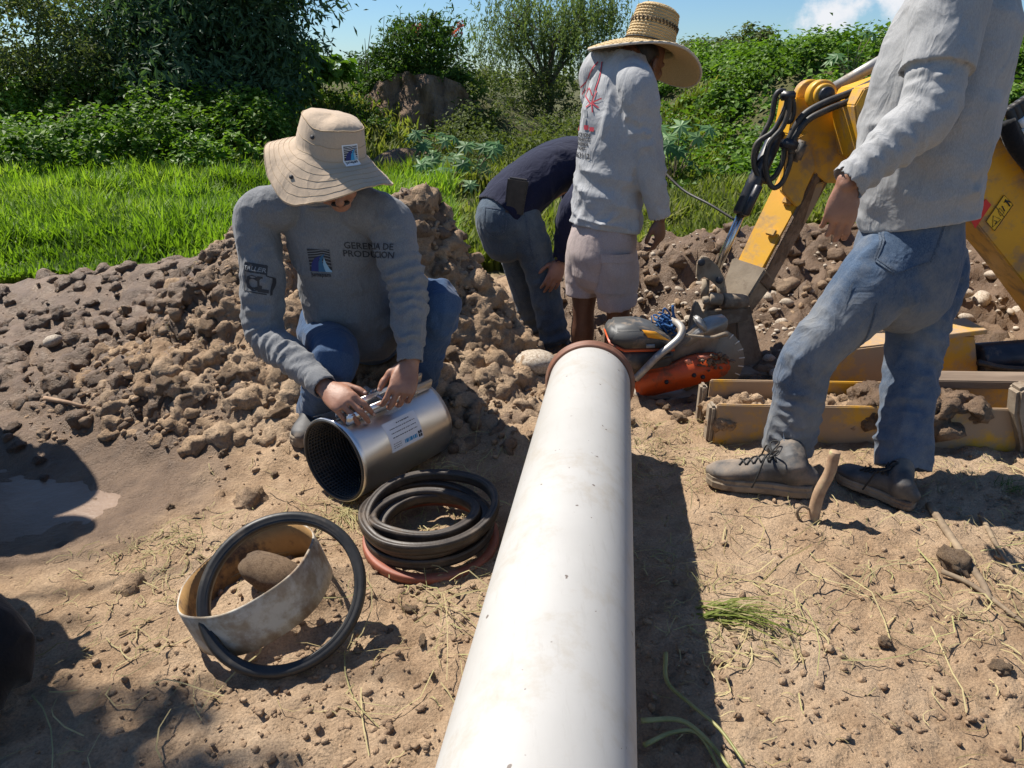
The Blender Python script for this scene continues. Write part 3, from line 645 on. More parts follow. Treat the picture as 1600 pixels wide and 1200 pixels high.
# --- willow-like tree, middle distance
def willow():
    Y = 17.; base = gp(850, Y); base[2] -= .1
    o = empty('willow_tree', base, label='pale green drooping willow against the sky behind the men', category='tree')
    tips = [at(px, py, Y + dy) for px, py, dy in ((800, 20, 0), (840, 5, .5), (880, 30, -.3), (915, 5, .2), (945, 15, .4), (930, 60, 0), (790, 60, .2), (860, 60, .3))]
    branches(base, tips, .10, MT['bark'], o)
    P = []; D = []
    for t in tips:
        for _ in range(125):
            s = t + rng.normal(0, 1, 3) * [.42, .4, .26]; ln = rng.uniform(.25, 1.0); k = int(ln / .035)
            dx = rng.normal(0, .12, 2); q = np.linspace(0, 1, k)[:, None]
            P.append(s + np.concatenate([dx[None] * q * ln, -q ** 1.3 * ln * .75], 1) + rng.normal(0, .02, (k, 3))); D.append(np.tile([dx[0], dx[1], -1], (k, 1)) + rng.normal(0, .45, (k, 3)))
    P = np.concatenate(P); D = np.concatenate(D); N = rdir(len(P), .5)
    link('crown', leaf_mesh('crown', [leaf_arrays(P, N, rng.uniform(.07, .13, len(P)), .026, dirv=D)], [rng.random(len(P))]), MT['leaf_willow'], o)
willow()
for i, (px, py, Y, r, lab) in enumerate(((1090, 88, 30, 1.0, 'small far tree beside the vine slope behind the straw hat'), (1130, 82, 34, 1.1, 'rounded far tree between the straw hat and the vine slope'), (1180, 70, 32, .8, 'low far tree showing above the vine slope crest'))):
    tree('far_tree', lab, gp(px, Y), [B(px, py, Y, r, .6), B(px + 14, py - 8, Y, r * .6, .5), B(px - 16, py + 10, Y, r * .7, .4)], 2600, .2, .1, MT['leaf_olive'], .1, group='far trees')
# --- masses nobody could count: undergrowth on the left, hedge in the middle, vines on the right slope
def mass(name, label, spots, count, L, W, m, **kw):
    return crown(name, spots, count, L, W, m, None, kind='stuff', label=label, category='undergrowth', **kw)
sp = []
for _ in range(64):
    px = rng.uniform(-60, 455); Y = rng.uniform(9.4, 12.2); g = gp(px, Y); sp.append((g + [0, 0, .2 + .12 * (Y - 9.4)], rng.uniform(.3, .7), rng.uniform(.3, .55), rng.uniform(.25, .6)))
mass('undergrowth', 'tangle of leafy green bushes between the grass and the left trees', sp, 32000, .085, .055, MT['leaf_vine'], zb=1.0, rough=.4)
sp = []
for _ in range(60):
    px = rng.uniform(690, 1020); Y = rng.uniform(11.8, 19); g = gp(px, Y); sp.append((g + [0, 0, .35], rng.uniform(.4, .7), rng.uniform(.4, .6), rng.uniform(.4, .7)))
mass('scrub', 'olive and green scrub below the willow behind the bent man', sp, 20000, .08, .038, MT['leaf_olive'], zb=.6)
sp = []
for _ in range(60):
    px = rng.uniform(430, 730); Y = rng.uniform(13.6, 18); x = (px - 800) / FPX * Y * .95
    if 585 < px < 705 and Y < 15.0: continue
    sp.append((np.array([x, Y, gh(x, Y) + .12]), .5, .45, .3))
cxb = at(648, 160, 14.3)[0]
for k in range(26):
    u = -1.25 + 2.5 * k / 25; zt = 1.42 * math.sqrt(max(0, 1 - min(1, abs(u)) ** 2.6)); sp.append((np.array([cxb + u * 1.4, 15.0 + .35 * u * u, zt + .08]), .32, .3, .20 + .12 * rng.random()))
    sp.append((np.array([cxb + u * 1.3, 15.3, zt * .9 + .15]), .4, .35, .3))
mass('bank_growth', 'grasses and creepers hanging over the top of the eroded bank', sp, 20000, .09, .045, MT['leaf_bush'], zb=.8)
sp = []
for _ in range(230):
    px = rng.uniform(1010, 1660); Y = rng.uniform(9.2, 18.5); x = (px - 800) / FPX * Y * .97
    if x < 1.9 + .06 * (Y - 10): continue
    sp.append((np.array([x, Y, gh(x, Y) + .06]), rng.uniform(.45, .7), rng.uniform(.4, .7), rng.uniform(.16, .42)))
mass('vine_cover', 'dense bright green vines smothering the slope behind the digger', sp, 72000, .095, .08, MT['leaf_vine'], zb=1.1, rough=.6)
sp = []
for px in np.arange(400, 1260, 11): Y = 46 + rng.normal(0, 3); sp.append((at(px, 118 + rng.normal(0, 4), Y) + [0, 0, -.3], rng.uniform(.8, 1.6), 1., rng.uniform(.5, 1.2)))
mass('far_hedge', 'hazy line of far bushes along the horizon behind the willow', sp, 9000, .3, .17, MT['leaf_olive'], zb=.6)
# --- eroded bank face
def bank():
    c = np.array([at(648, 160, 14.3)[0], 14.5, 0]); n = 40; V = []; F = []
    for j in range(n):
        t = j / (n - 1); 
        for i in range(n):
            u = i / (n - 1) * 2 - 1; top = 1.5 * math.sqrt(max(0, 1 - (abs(u)) ** 2.6)) + .02; z = t * top - .1
            y = -.55 + .75 * t ** .45 + .35 * u * u; V.append((c[0] + u * 1.35, c[1] + y, z))
    V = np.array(V); q = fbm(V * [4.5, 1, 1.6], 5, 3) - .5; V[:, 1] += q * .9; V[:, 0] += q * .15; V[:, 2] += (fbm(V * 5, 3, 6) - .5) * .25
    for j in range(n - 1):
        for i in range(n - 1): F.append((j * n + i, j * n + i + 1, (j + 1) * n + i + 1, (j + 1) * n + i))
    m0 = len(V); Vb = V + [0, 1.2, 0]
    return np.vstack([V]), F
put('earth_bank', bank(), MT['bank'], kind='structure')
put('earth_step', ((lambda g: (np.asarray(g[0]), g[1]))(xf(np.eye(4), ellips(at(630, 262, 11.2) + [0, .3, -.16], .62, .35, .42, None, 28, 14)))), MT['bank'], kind='structure')
# --- castor plants: palmate leaves on red stems
def castor(name, label, px, py0, Y, h, nleaf, s):
    base = gp(px, Y); o = empty(name, base, label=label, category='plant', group='castor plants')
    stems = []; Vs = []; Fs = []; T = []; k = 0
    for i in range(nleaf):
        a = rng.uniform(0, 6.28); r = rng.uniform(.12, .5); tip = base + [math.cos(a) * r, math.sin(a) * r * .7, h * rng.uniform(.35, 1.)]
        stems.append(tube([base + [0, 0, -.03], base + (tip - base) * .5 + [0, 0, h * .12], tip], .008, 5, 4, .004))
        nv = nrm(np.array([math.cos(a) * .5, math.sin(a) * .5 - .5, 1.0]) + rng.normal(0, .2, 3)); x = nrm(np.cross(nv, [0, 0, 1.]) + 1e-3); y = np.cross(nv, x)
        pts = []
        for j in range(16):
            b = j / 16 * 6.283; rr = s * rng.uniform(.85, 1.1) * (1. if j % 2 == 0 else .45) * (.5 if j == 12 else 1); pts.append(tip + x * math.cos(b) * rr + y * math.sin(b) * rr - nv * rr * (.25 if j % 2 == 0 else .05))
        Vs += [tip + nv * .01] + pts; Fs += [(k, k + 1 + j, k + 1 + (j + 1) % 16) for j in range(16)]; T += [rng.uniform(.1, .9)] * 17; k += 17
    put('stem', join(*stems), MT['twig'], o)
    me = mesh_np('foliage', np.array(Vs), Fs, False); a = me.attributes.new('tint', 'FLOAT', 'POINT'); a.data.foreach_set('value', np.array(T, np.float32)); link('foliage', me, MT['leaf_castor'], o)
for i, (px, Y, h, n, s, lab) in enumerate(((665, 11.4, .75, 16, .17, 'big leaved castor plant before the eroded bank'), (735, 10.2, .62, 16, .17, 'spreading castor plant left of the bent man'), (700, 9.4, .45, 12, .15, 'low castor plant at the edge of the trampled path'),
        (1050, 9.8, .85, 16, .17, 'pale castor plant growing into the vines behind the straw hat man'), (470, 14, .9, 14, .2, 'castor plant on the bank under the feathery tree'), (1325, 12.2, .8, 10, .16, 'castor plant high on the vine slope beside the tall man'))):
    castor('castor_plant', lab, px, 0, Y, h, n, s)
# --- meadow grass: blades of two segments
def grass(name, label, area, n, h, m=None, w=.011, ymin=0):
    X, Y = area(n); ok = np.ones(len(X), bool); X = X[ok]; Y = Y[ok]; n = len(X)
    Z = ground_h(X, Y); hh = h * rng.uniform(.5, 1.25, n) * (.25 + 1.5 * fbm2(X, Y, 1.5, 3, 21) ** 1.2) * (.35 + .65 * sstep(4.6, 5.7, Y)); a = rng.uniform(0, 6.28, n); lean = rng.uniform(.1, .75, n) * hh; ww = w * (1 + Y * .09)
    dx = np.cos(a); dy = np.sin(a); sx = -dy; sy = dx; b = np.stack([X, Y, Z - .01], 1); s = np.stack([sx, sy, 0 * sx], 1) * ww[:, None]
    m1 = b + np.stack([dx * lean * .3, dy * lean * .3, hh * .6], 1); tp = b + np.stack([dx * lean, dy * lean, hh * np.where(lean > hh * .55, .82, 1.)], 1)
    V = np.stack([b - s, b + s, m1 - s * .8, m1 + s * .8, tp], 1).reshape(-1, 3); i = np.arange(n)[:, None] * 5
    F = np.concatenate([i + [0, 1, 3], i + [0, 3, 2], i + [2, 3, 4]], 1).reshape(-1, 3); t = np.clip(rng.random(n) * .55 + fbm2(X, Y, 1.3, 3, 33) * 1.3 - .42, 0, 1)
    me = mesh_np(name, V, F, False); at_ = me.attributes.new('tint', 'FLOAT', 'POINT'); at_.data.foreach_set('value', np.repeat(t, 5).astype(np.float32))
    return link(name, me, m or MT['grass'], kind='stuff', label=label, category='grass')
def area_left(n):
    Y = 4.75 + (10.3 - 4.75) * rng.random(n) ** 1.35; u = rng.uniform(-.82, -.08, n); X = u * (Y * .95 + .5); k = (Y > 4.75 + (fbm2(X, Y, 1.3, 2, 55) - .5) * .9 + .25 * sstep(-2.6, -1.5, X)); return X[k], Y[k]
def area_right(n):
    Y = 5.0 + (10.5 - 5.0) * rng.random(n) ** 1.3; u = rng.uniform(-.12, .78, n); X = u * (Y * .95 + .5); bare = gauss(X, Y, -.4, 9.5, .7, 1.2, 1.) + gauss(X, Y, -.15, 7.2, .35, .8, .8)
    k = (fbm2(X, Y, 1.6, 3, 56) > .26) & (rng.random(len(X)) > bare) & (Y > 5.1 + (fbm2(X, Y, 1.3, 2, 57) - .5) * 1.0); return X[k], Y[k]
grass('meadow_grass', 'lush bright green grass field on the left beyond the mud', area_left, 76000, .29, None, .0085)
grass('rough_grass', 'rough mixed green grass behind the men and the digger', area_right, 52000, .22, MT['grass_mixed'])
def area_bank(n):
    Y = rng.uniform(9.6, 15.0, n); u = rng.uniform(-.42, .30, n); X = u * (Y * .95); k = (fbm2(X, Y, 1.2, 3, 58) > .36) & (np.abs(ground_h(X + .1, Y) - ground_h(X, Y)) < .2); return X[k], Y[k]
grass('bank_grass', 'tall weedy grass below the eroded bank and scrub', area_bank, 17000, .34, MT['grass_mixed'], .012)
# ------------------------------------------------------------ pipe and fittings
def pipe_axis(Y): return np.array([.01427 + (Y - .6) * .14891, Y, .39005 - (Y - .6) * .0523])
PD = nrm(pipe_axis(2) - pipe_axis(1))
def revolve(prof, c, d, n=64, closed=True, wob=None, up=(0, 0, 1)):
    """profile of (radius, along) swept round the axis d at c"""
    d = nrm(d); x = nrm(np.cross(up if abs(d @ nrm(up)) < .95 else (1, 0, 0), d)); y = np.cross(d, x); th = np.arange(n) * 2 * math.pi / n; V = []; m = len(prof)
    for i, (r, z) in enumerate(prof):
        rr = r + (wob(i, th) if wob else 0 * th); V.append(c + d * z + (np.cos(th) * rr)[:, None] * x + (np.sin(th) * rr)[:, None] * y)
    V = np.concatenate(V); F = []
    for i in range(m if closed else m - 1):
        a = i * n; b = ((i + 1) % m) * n
        for j in range(n): k = (j + 1) % n; F.append((a + j, a + k, b + k, b + j))
    return V, F
YE = 2.50; e = pipe_axis(YE); ln = float(np.linalg.norm(pipe_axis(YE) - pipe_axis(-.75)))
pipe = empty('pipe', pipe_axis(1.2) * [1, 1, 0], label='long white plastic pipe with scuffed surface raised over the soil', category='pipe')
def pipe_wall():
    s = np.concatenate([np.linspace(-ln, -.01, 60), [-.003]]); pr = [(.15, t) for t in s] + [(.1475, 0), (.1415, 0), (.139, -.003)] + [(.139, t) for t in s[::-10]]
    return revolve(pr, e, PD, 96, True)
put('pipe_wall', pipe_wall(), MT['pvc'], pipe)
g = [(.1505, .0), (.158, .003), (.1625, .010), (.1605, .016), (.1655, .022), (.168, .030), (.166, .037), (.1585, .040), (.1505, .043)]
put('rubber_collar', revolve(g, e - PD * .068, PD, 80), MT['collar'], None, label='brown ribbed rubber collar around the end of the white pipe', category='gasket')
for i, (dy, lab) in enumerate(((.0, 'wooden block under the white pipe lying on the ground'), (.0, 'wooden block on top of another one carrying the white pipe'))):
    p = pipe_axis(.25); hz = float(p[2] - .152); g0 = gh(p[0], .25) - .02; h = (hz - g0) / 2
    put('timber_block', xf(frame((p[0], .25 + dy, g0 + h * (i + .5)), (1, .12 * i, 0), (0, 0, 1)), box(.34 - .06 * i, .12, h - .002, bev=.006)), MT['wood'], None, False, label=lab, category='wood block')
# --- pipe band: short slice of pipe lying tilted
nb = nrm((-.31, .03, .94)); cb = gz(385, 884, .160)
band = empty('pipe_band', cb - nb * .13, label='short tilted slice of beige plastic pipe, scraped outside and rusty inside', category='pipe slice')
wobb = lambda i, th: .006 * np.sin(2 * th + 1) + .002 * np.sin(7 * th)
put('outer_wall', revolve([(.192, -.125), (.193, -.09), (.193, -.04), (.192, -.004), (.1905, -.0005), (.1875, 0), (.1875, -.02), (.1875, -.125)], cb, nb, 96, True, wobb), MT['band_out'], band)
put('inner_wall', revolve([(.1865, -.002), (.1855, -.05), (.1855, -.1), (.1865, -.1245), (.1873, -.1245), (.1873, -.002)], cb, nb, 96, True, wobb), MT['band_in'], band)
nr_ = nrm((.15, -.66, .72)); rt = gz(448, 1054, gh(-.62, 1.28) + .02); upv = nrm(np.array([0, 0, 1.]) - nr_ * nr_[2]); cr = rt + upv * .197
ringp = [(.176, -.020), (.181, -.026), (.194, -.024), (.203, -.016), (.205, .008), (.200, .019), (.190, .023), (.183, .015), (.179, .019), (.174, .011)]
put('seal_ring', revolve(ringp, cr, nr_, 96, True, lambda i, th: .004 * np.sin(2 * th + .4)), MT['rubber'], None, label='large black rubber ring leaning against the beige pipe slice', category='rubber ring')
# --- coil of gaskets
gc = on_ground(670, 844)
def gasket(name, label, R0, off, z, tilt, phase, sx=1.):
    """flat ribbed sealing ring, slightly out of round and sagging"""
    pr = [(-.011, -.016), (-.006, -.0175), (-.003, -.0150), (.003, -.0150), (.006, -.0175), (.012, -.015), (.0135, -.004), (.0115, .0), (.0135, .004), (.012, .0155), (.006, .0175), (.003, .0150), (-.003, .0150), (-.006, .0175), (-.011, .0155), (-.013, .004), (-.0115, .0), (-.013, -.004)]
    th = np.arange(110) * 2 * math.pi / 110; rr = R0 * (1 + .02 * np.sin(2 * th + phase) + .012 * np.sin(3 * th + 1.7 * phase)); zz = z + tilt * R0 * np.sin(th + phase) + .004 * np.sin(3 * th + phase); rows = []
    for a_, b_ in pr: q = rr + a_; rows.append(np.stack([np.cos(th) * q * sx + off[0], np.sin(th) * q + off[1], zz + b_], 1) + gc)
    V = np.concatenate(rows); m = len(pr); F = []
    for i in range(m):
        for k in range(110): F.append((i * 110 + k, i * 110 + (k + 1) % 110, ((i + 1) % m) * 110 + (k + 1) % 110, ((i + 1) % m) * 110 + k))
    put(name, (V, F), MT['gasket'], None, label=label, category='gasket')
gasket('rubber_gasket', 'dark ribbed rubber gasket lowest of the black ones in the heap', .188, (.004, .0), .050, .03, .5)
gasket('rubber_gasket', 'dark ribbed rubber gasket squeezed narrow inside the heap of rings', .138, (.018, -.012), .072, .09, 1.2, 1.16)
gasket('rubber_gasket', 'narrow dark rubber gasket lying over the other squeezed one', .132, (-.008, -.004), .094, .08, 2.4, 1.2)
gasket('rubber_gasket', 'wide dark rubber gasket in the middle of the heap of rings', .192, (-.012, .008), .080, .05, 3.6)
gasket('rubber_gasket', 'topmost dark ribbed rubber gasket tilted over the whole heap', .196, (.010, .004), .108, .09, .9)
gr = [(.185, -.011), (.186, .010), (.188, .013), (.208, .012), (.211, .009), (.212, -.010), (.209, -.013), (.188, -.013)]
put('red_gasket', revolve(gr, gc + [.012, -.022, .022], nrm((.03, -.03, 1)), 96), MT['red_rubber'], None, label='flat brick red rubber ring at the bottom of the gasket heap', category='gasket')
# --- stainless repair clamp
ph = R(54); ca = np.array([math.cos(ph), math.sin(ph), -.02]); ca = nrm(ca); CR = .152; CL = .44
cc = gz(521, 720, CR + gh(-.6, 2.2) + .0); clamp = empty('repair_clamp', cc - [0, 0, CR], label='shiny stainless steel pipe repair clamp with a white sticker held by the squatting man', category='pipe clamp')
cx = nrm(np.cross((0, 0, 1), ca)); cy = np.cross(ca, cx)       # cx points left of the axis, cy up
def clamp_skin():
    n = 110; V = []; F = []; zs = np.linspace(0, CL, 24); pr = []
    for k, (r0, zz) in enumerate([(CR, zs), (CR - .004, zs[::-1])]):
        for z in zz:
            th = np.linspace(0, 2 * math.pi, n, endpoint=False); r = r0 + .0012 * np.sin(th * 3 + z * 9) + .0008 * np.sin(th * 7 + 14 * z)
            pr.append(cc + ca * z + (np.cos(th) * r)[:, None] * cx + (np.sin(th) * r)[:, None] * cy)
    m = len(pr)
    for i in range(m):
        a_ = i * n; b_ = ((i + 1) % m) * n
        for j in range(n): F.append((a_ + j, a_ + (j + 1) % n, b_ + (j + 1) % n, b_ + j))
    return np.concatenate(pr), F
put('shell', clamp_skin(), MT['steel'], clamp)
lin = empty('x', (0, 0, 0)); bpy.data.objects.remove(lin)
lining = put('rubber_lining', revolve([(CR - .0045, -.004), (CR - .0045, CL + .004), (CR - .010, CL + .004), (CR - .012, .0), (CR - .0105, -.005)], cc, ca, 96), MT['rubber'], clamp)
sh = []
for i in range(30):
    sh.append(revolve([(CR - .011, .006 + i * .0128), (CR - .016, .007 + i * .0128), (CR - .016, .0095 + i * .0128), (CR - .011, .0105 + i * .0128)], cc, ca, 72, False))
for j in range(64):
    t = j / 64 * 2 * math.pi; u = cx * math.cos(t) + cy * math.sin(t); w = -cx * math.sin(t) + cy * math.cos(t); p = cc + u * (CR - .0135)
    sh.append(xf(frame(p + ca * CL / 2, ca, u), box(CL - .01, .003, .006, bev=0)))
put('waffle_ribs', join(*sh), MT['rubber'], lining)
# flap, lugs, bolts on top
fl = R(100)
def on_shell(t, z, dr=0.): return cc + ca * z + (cx * math.cos(t) + cy * math.sin(t)) * (CR + dr)
V = []; F = []
for i in range(13):
    for j in range(9): t = R(52 + 46 * i / 12); z = .012 + .33 * j / 8 * (1 - .35 * (i / 12)); V.append(on_shell(t, z, .0025 + .012 * sstep(.6, 0, np.array(i / 12)) * (1 if j in (0, 8) else .35)))
for i in range(12):
    for j in range(8): F.append((i * 9 + j, i * 9 + j + 1, i * 9 + 10 + j, i * 9 + 9 + j))
V = np.array(V); put('flap', (np.vstack([V, V - cy * .0015]), F + [tuple(q + len(V) for q in f[::-1]) for f in F]), MT['steel'], clamp)
tl = R(104); un = cx * math.cos(tl) + cy * math.sin(tl); ut = nrm(-cx * math.sin(tl) + cy * math.cos(tl))
for s, nm in ((-1, 'lug'), (1, 'lug')):
    put(nm, xf(frame(on_shell(tl, CL / 2, .024) + ut * s * .026, ca, un), box(CL - .03, .016, .040, bev=.005)), MT['steel'], clamp)
for i in range(3):
    p = on_shell(tl, .07 + i * .125, .028); sh = cyl(p + ut * .05, p - ut * .085, .0085, 14, bev=.001)
    bo = put('bolt', sh, MT['zinc'], clamp)
    put('nut', join(cyl(p - ut * .034, p - ut * .052, .016, 6, bev=.002), cyl(p - ut * .0345, p - ut * .037, .021, 18)), MT['zinc'], bo)
    put('thread', join(*[cyl(p - ut * (.054 + k * .004), p - ut * (.056 + k * .004), .0092, 12) for k in range(7)]), MT['zinc'], bo)
bv = bvh_of(bpy.data.objects['shell'].data)
ts = R(25); so = on_shell(ts, .205); sr = ca; su = nrm(-cx * math.sin(ts) + cy * math.cos(ts)); nrml = np.cross(sr, su)
if nrml @ (cx * math.cos(ts) + cy * math.sin(ts)) < 0: sr = -sr
ts = R(190); tsx = None
def sticker():
    # faces the camera side of the shell: below the top on the right-hand (minus cx) side
    t = R(180 - 28); u = cx * math.cos(t) + cy * math.sin(t); r = ca; up = nrm(cy - u * (cy @ u)); o = cc + ca * .21 + u * CR
    if np.cross(r, up) @ u < 0: r = -r
    return o, r, up, u
o_, r_, u_, n_ = sticker()
if ray(620, 690) @ n_ > 0:
    t = R(14); n_ = cx * math.cos(t) + cy * math.sin(t); o_ = cc + ca * .21 + n_ * CR; u_ = nrm(cy - n_ * (cy @ n_)); r_ = ca
    if np.cross(r_, u_) @ n_ < 0: r_ = -r_
print('sticker faces', n_, np.cross(r_, u_) @ n_, r_)
put('sticker', drape(*grid2(-.078, .078, -.052, .052, 8, 10), o_, r_, u_, bv, .0008), MT['paper'], clamp)
def dashes(x0, x1, y, w, seed):
    """a line of print too small to read"""
    g = np.random.default_rng(seed); out = []; x = x0
    while x < x1: l = g.uniform(.003, .010); out.append(strip2([(x, y), (min(x + l, x1), y)], w, 2)); x += l + g.uniform(.0012, .004)
    return join2(*out)
put('sticker_print', drape(*join2(dashes(-.02, .045, .038, .0035, 1), *[dashes(-.060, .062, y, .0028, k) for k, y in ((2, .024), (3, .009), (4, -.006))], *[dashes(-.066, -.028, y, .0018, k) for k, y in ((5, -.026), (6, -.033), (7, -.040))]), o_, r_, u_, bv, .0016), MT['ink'], clamp)
put('sticker_logo', drape(*dashes(-.012, .050, -.034, .013, 11), o_, r_, u_, bv, .0016), MT['ink_blue'], clamp)
put('sticker_emblem', drape(*join2(*[poly2([(.058 + dx, -.044 + dy), (.066 + dx, -.044 + dy), (.066 + dx, -.034 + dy), (.058 + dx, -.034 + dy)], 0) for dx in (-.002, .008) for dy in (0, .012)]), o_, r_, u_, bv, .0016), MT['ink'], clamp)
put('stamp', drape(*join2(dashes(0, .05, .0, .004, 21), dashes(0, .06, -.014, .004, 22)), o_ + u_ * .105 - r_ * .02, r_, nrm(np.cross(nrm(o_ + u_ * .105 - (cc + ca * ((o_ + u_ * .105 - cc) @ ca))), r_)), bv, .0016), MT['ink_white'], clamp)
# --- cut-off saw behind the pipe end
SY = 3.0
def sp2(zx, zy, Y=SY): return at(800 + zx / 3.636, 460 + zy / 3.636, Y)
def plate(pts, y0, th, bev=.006):
    """outline on the plane of the saw at distance y0, thickness th away from the camera"""
    P = [sp2(a_, b_, y0) for a_, b_ in pts]; bm = bmesh.new(); f = bm.faces.new([bm.verts.new(p) for p in P]); r = bmesh.ops.extrude_face_region(bm, geom=[f])
    for v in r['geom']:
        if isinstance(v, bmesh.types.BMVert): v.co.y += th
    bmesh.ops.recalc_face_normals(bm, faces=bm.faces[:])
    if bev: bmesh.ops.bevel(bm, geom=[q for q in bm.edges if q.calc_face_angle(0) > .35], offset=bev, segments=2, affect='EDGES', clamp_overlap=True)
    return from_bm(bm)
saw = empty('cutoff_saw', sp2(950, 600), label='muddy orange and grey cut-off saw with a round blade behind the pipe end', category='power saw')
bc = sp2(1110, 385, SY + .06)
bl = put('blade', cyl(bc - [0, .0015, 0], bc + [0, .0018, 0], .168, 96), MT['blade'], saw)
sh = []
for k in range(24):
    t = k / 24 * 2 * math.pi; d = np.array([math.cos(t + .14), 0, math.sin(t + .14)]); put('slot', xf(frame(bc + d * .157 - [0, .0022, 0], d, (0, -1, 0)), box(.026, .005, .002, bev=0)), MT['segment'], bl)
put('hub', cyl(bc - [0, .02, 0], bc, .045, 24, bev=.004), MT['orange'], bl)
put('blade_guard', plate([(900, 350), (925, 300), (985, 240), (1050, 185), (1130, 150), (1225, 138), (1232, 160), (1222, 205), (1190, 235), (1160, 300), (1160, 345), (1100, 370), (920, 420)], SY + .035, .055), MT['guard'], saw)
put('guard_rim', plate([(960, 292), (1045, 205), (1130, 150), (1225, 136), (1232, 160), (1222, 200), (1120, 235), (1000, 300)], SY + .026, .075, .008), MT['alu'], saw)
put('guard_lever', plate([(1038, 150), (1050, 132), (1082, 140), (1118, 205), (1100, 222), (1062, 190)], SY + .0, .05), MT['alu'], saw)
arm = put('belt_arm', plate([(692, 520), (705, 470), (745, 440), (900, 412), (985, 372), (1060, 350), (1150, 345), (1225, 365), (1250, 400), (1240, 445), (1195, 480), (1100, 505), (950, 548), (790, 585), (715, 575)], SY - .01, .05, .012), MT['orange'], saw)
put('arm_stripe', join(plate([(975, 378), (1005, 366), (1030, 392), (1000, 402)], SY - .0125, .004, 0), plate([(1050, 352), (1140, 347), (1120, 372), (1062, 382)], SY - .0125, .004, 0)), simple('pale_orange', (.72, .26, .16), None, rough=.5), arm)
for x, y in ((878, 498), (1035, 460), (1085, 470)): put('arm_bolt', cyl(sp2(x, y, SY - .016), sp2(x, y, SY - .005), .011, 6), MT['blackpaint'], arm)
put('engine_cover', plate([(548, 275), (562, 240), (590, 206), (740, 198), (830, 225), (905, 262), (950, 296), (930, 318), (640, 322), (600, 300)], SY - .03, .20, .014), MT['plastic_grey'], saw)
put('cover_trim', plate([(552, 276), (640, 316), (925, 312), (925, 322), (640, 328), (552, 288)], SY - .033, .2, 0), MT['orange'], saw)
put('engine_body', plate([(575, 300), (640, 325), (925, 322), (905, 410), (745, 440), (690, 470), (660, 430), (600, 380)], SY - .02, .18, .012), MT['plastic_grey'], saw)
put('base_plate', plate([(690, 570), (800, 590), (960, 590), (1100, 520), (1115, 560), (1060, 640), (900, 600), (690, 612)], SY + .02, .12, .008), MT['guard'], saw)
put('cover_label', plate([(740, 202), (815, 212), (895, 262), (772, 246)], SY - .0345, .003, 0), MT['label_orange'], saw)
put('model_plate', plate([(762, 285), (812, 283), (812, 303), (762, 305)], SY - .034, .003, 0), MT['ink_grey'], saw)
put('handle', wire(catmull([sp2(x, y, SY + dy) for x, y, dy in ((700, 480, -.05), (760, 420, -.06), (830, 348, -.06), (905, 290, -.05), (955, 240, -.03), (965, 195, .0), (935, 160, .06), (890, 145, .12))], 8), .0165, 10), MT['alu'], saw)
put('rear_handle', wire(catmull([sp2(x, y, SY - .045) for x, y in ((690, 490), (730, 455), (790, 385), (850, 355), (905, 345))], 6), .012, 8), MT['blackhose'], saw)
put('throttle_cable', wire(catmull([sp2(x, y, SY - .02) for x, y in ((985, 232), (1060, 240), (1140, 245), (1200, 228), (1228, 222))], 6), .007, 6, r2=.014), MT['steel_mud'], saw)
sh = []
for k in range(26):
    c = sp2(878 + rng.normal(0, 14), 165 + rng.normal(0, 30), SY + .1); sh.append(wire(catmull([c + rng.normal(0, .022, 3) for _ in range(4)], 5), rng.uniform(.003, .007), 5))
put('rag', join(*sh), MT['rag'], None, label='frayed blue rag knotted round the saw handle', category='rag')
# ------------------------------------------------------------ digger
dig = empty('backhoe', (2.9, 3.4, 0), label='yellow backhoe digger with hanging hoses and muddy bucket behind the tall man', category='digger')
S0 = at(1152, 470, 3.62); S1 = at(1322, 150, 3.95); sa = nrm(S1 - S0); n1 = nrm(np.array((-.62, -.62, .3))); n1 = nrm(n1 - sa * (n1 @ sa)); n2 = np.cross(sa, n1)
if n2[0] < 0: n2 = -n2
SL = np.linalg.norm(S1 - S0)
def sbox(c0, c1, w1, w2, t0=.0, t1=1., o=(0, 0), bev=.006, tap=1.):
    a_ = S0 + sa * SL * t0 + n1 * o[0] + n2 * o[1]; b_ = S0 + sa * SL * t1 + n1 * o[0] + n2 * o[1]
    V = []
    for p, k in ((a_, tap), (b_, 1)):
        for s1, s2 in ((-1, -1), (1, -1), (1, 1), (-1, 1)): V.append(p + n1 * s1 * w1 / 2 * k + n2 * s2 * w2 / 2 * k)
    F = [(0, 1, 2, 3), (7, 6, 5, 4), (0, 4, 5, 1), (1, 5, 6, 2), (2, 6, 7, 3), (3, 7, 4, 0)]
    bm = bmesh.new(); vs = [bm.verts.new(v) for v in V]
    for f in F: bm.faces.new([vs[i] for i in f])
    bmesh.ops.recalc_face_normals(bm, faces=bm.faces[:]); bmesh.ops.bevel(bm, geom=bm.edges[:], offset=bev, segments=2, affect='EDGES'); return from_bm(bm)
put('stick', sbox(0, 0, .17, .19, .0, .80, tap=.72), MT['yellow'], dig, False)
put('mud_shade_plate', sbox(0, 0, .166, .02, .10, .78, o=(0, .090), bev=.004, tap=.8), MT['wet_clod'], dig, False)  # thin dark plate: caked mud plus the underside's shade, put into its colour
for t_ in (.3, .45, .6): put('weld_plate', sbox(0, 0, .02, .05, t_, t_ + .03, o=(.087, .03), bev=.004), MT['yellow_mud'], dig, False)
put('stick_nose', sbox(0, 0, .175, .2, -.05, .16, bev=.008, tap=.7), MT['steel_mud'], dig, False)
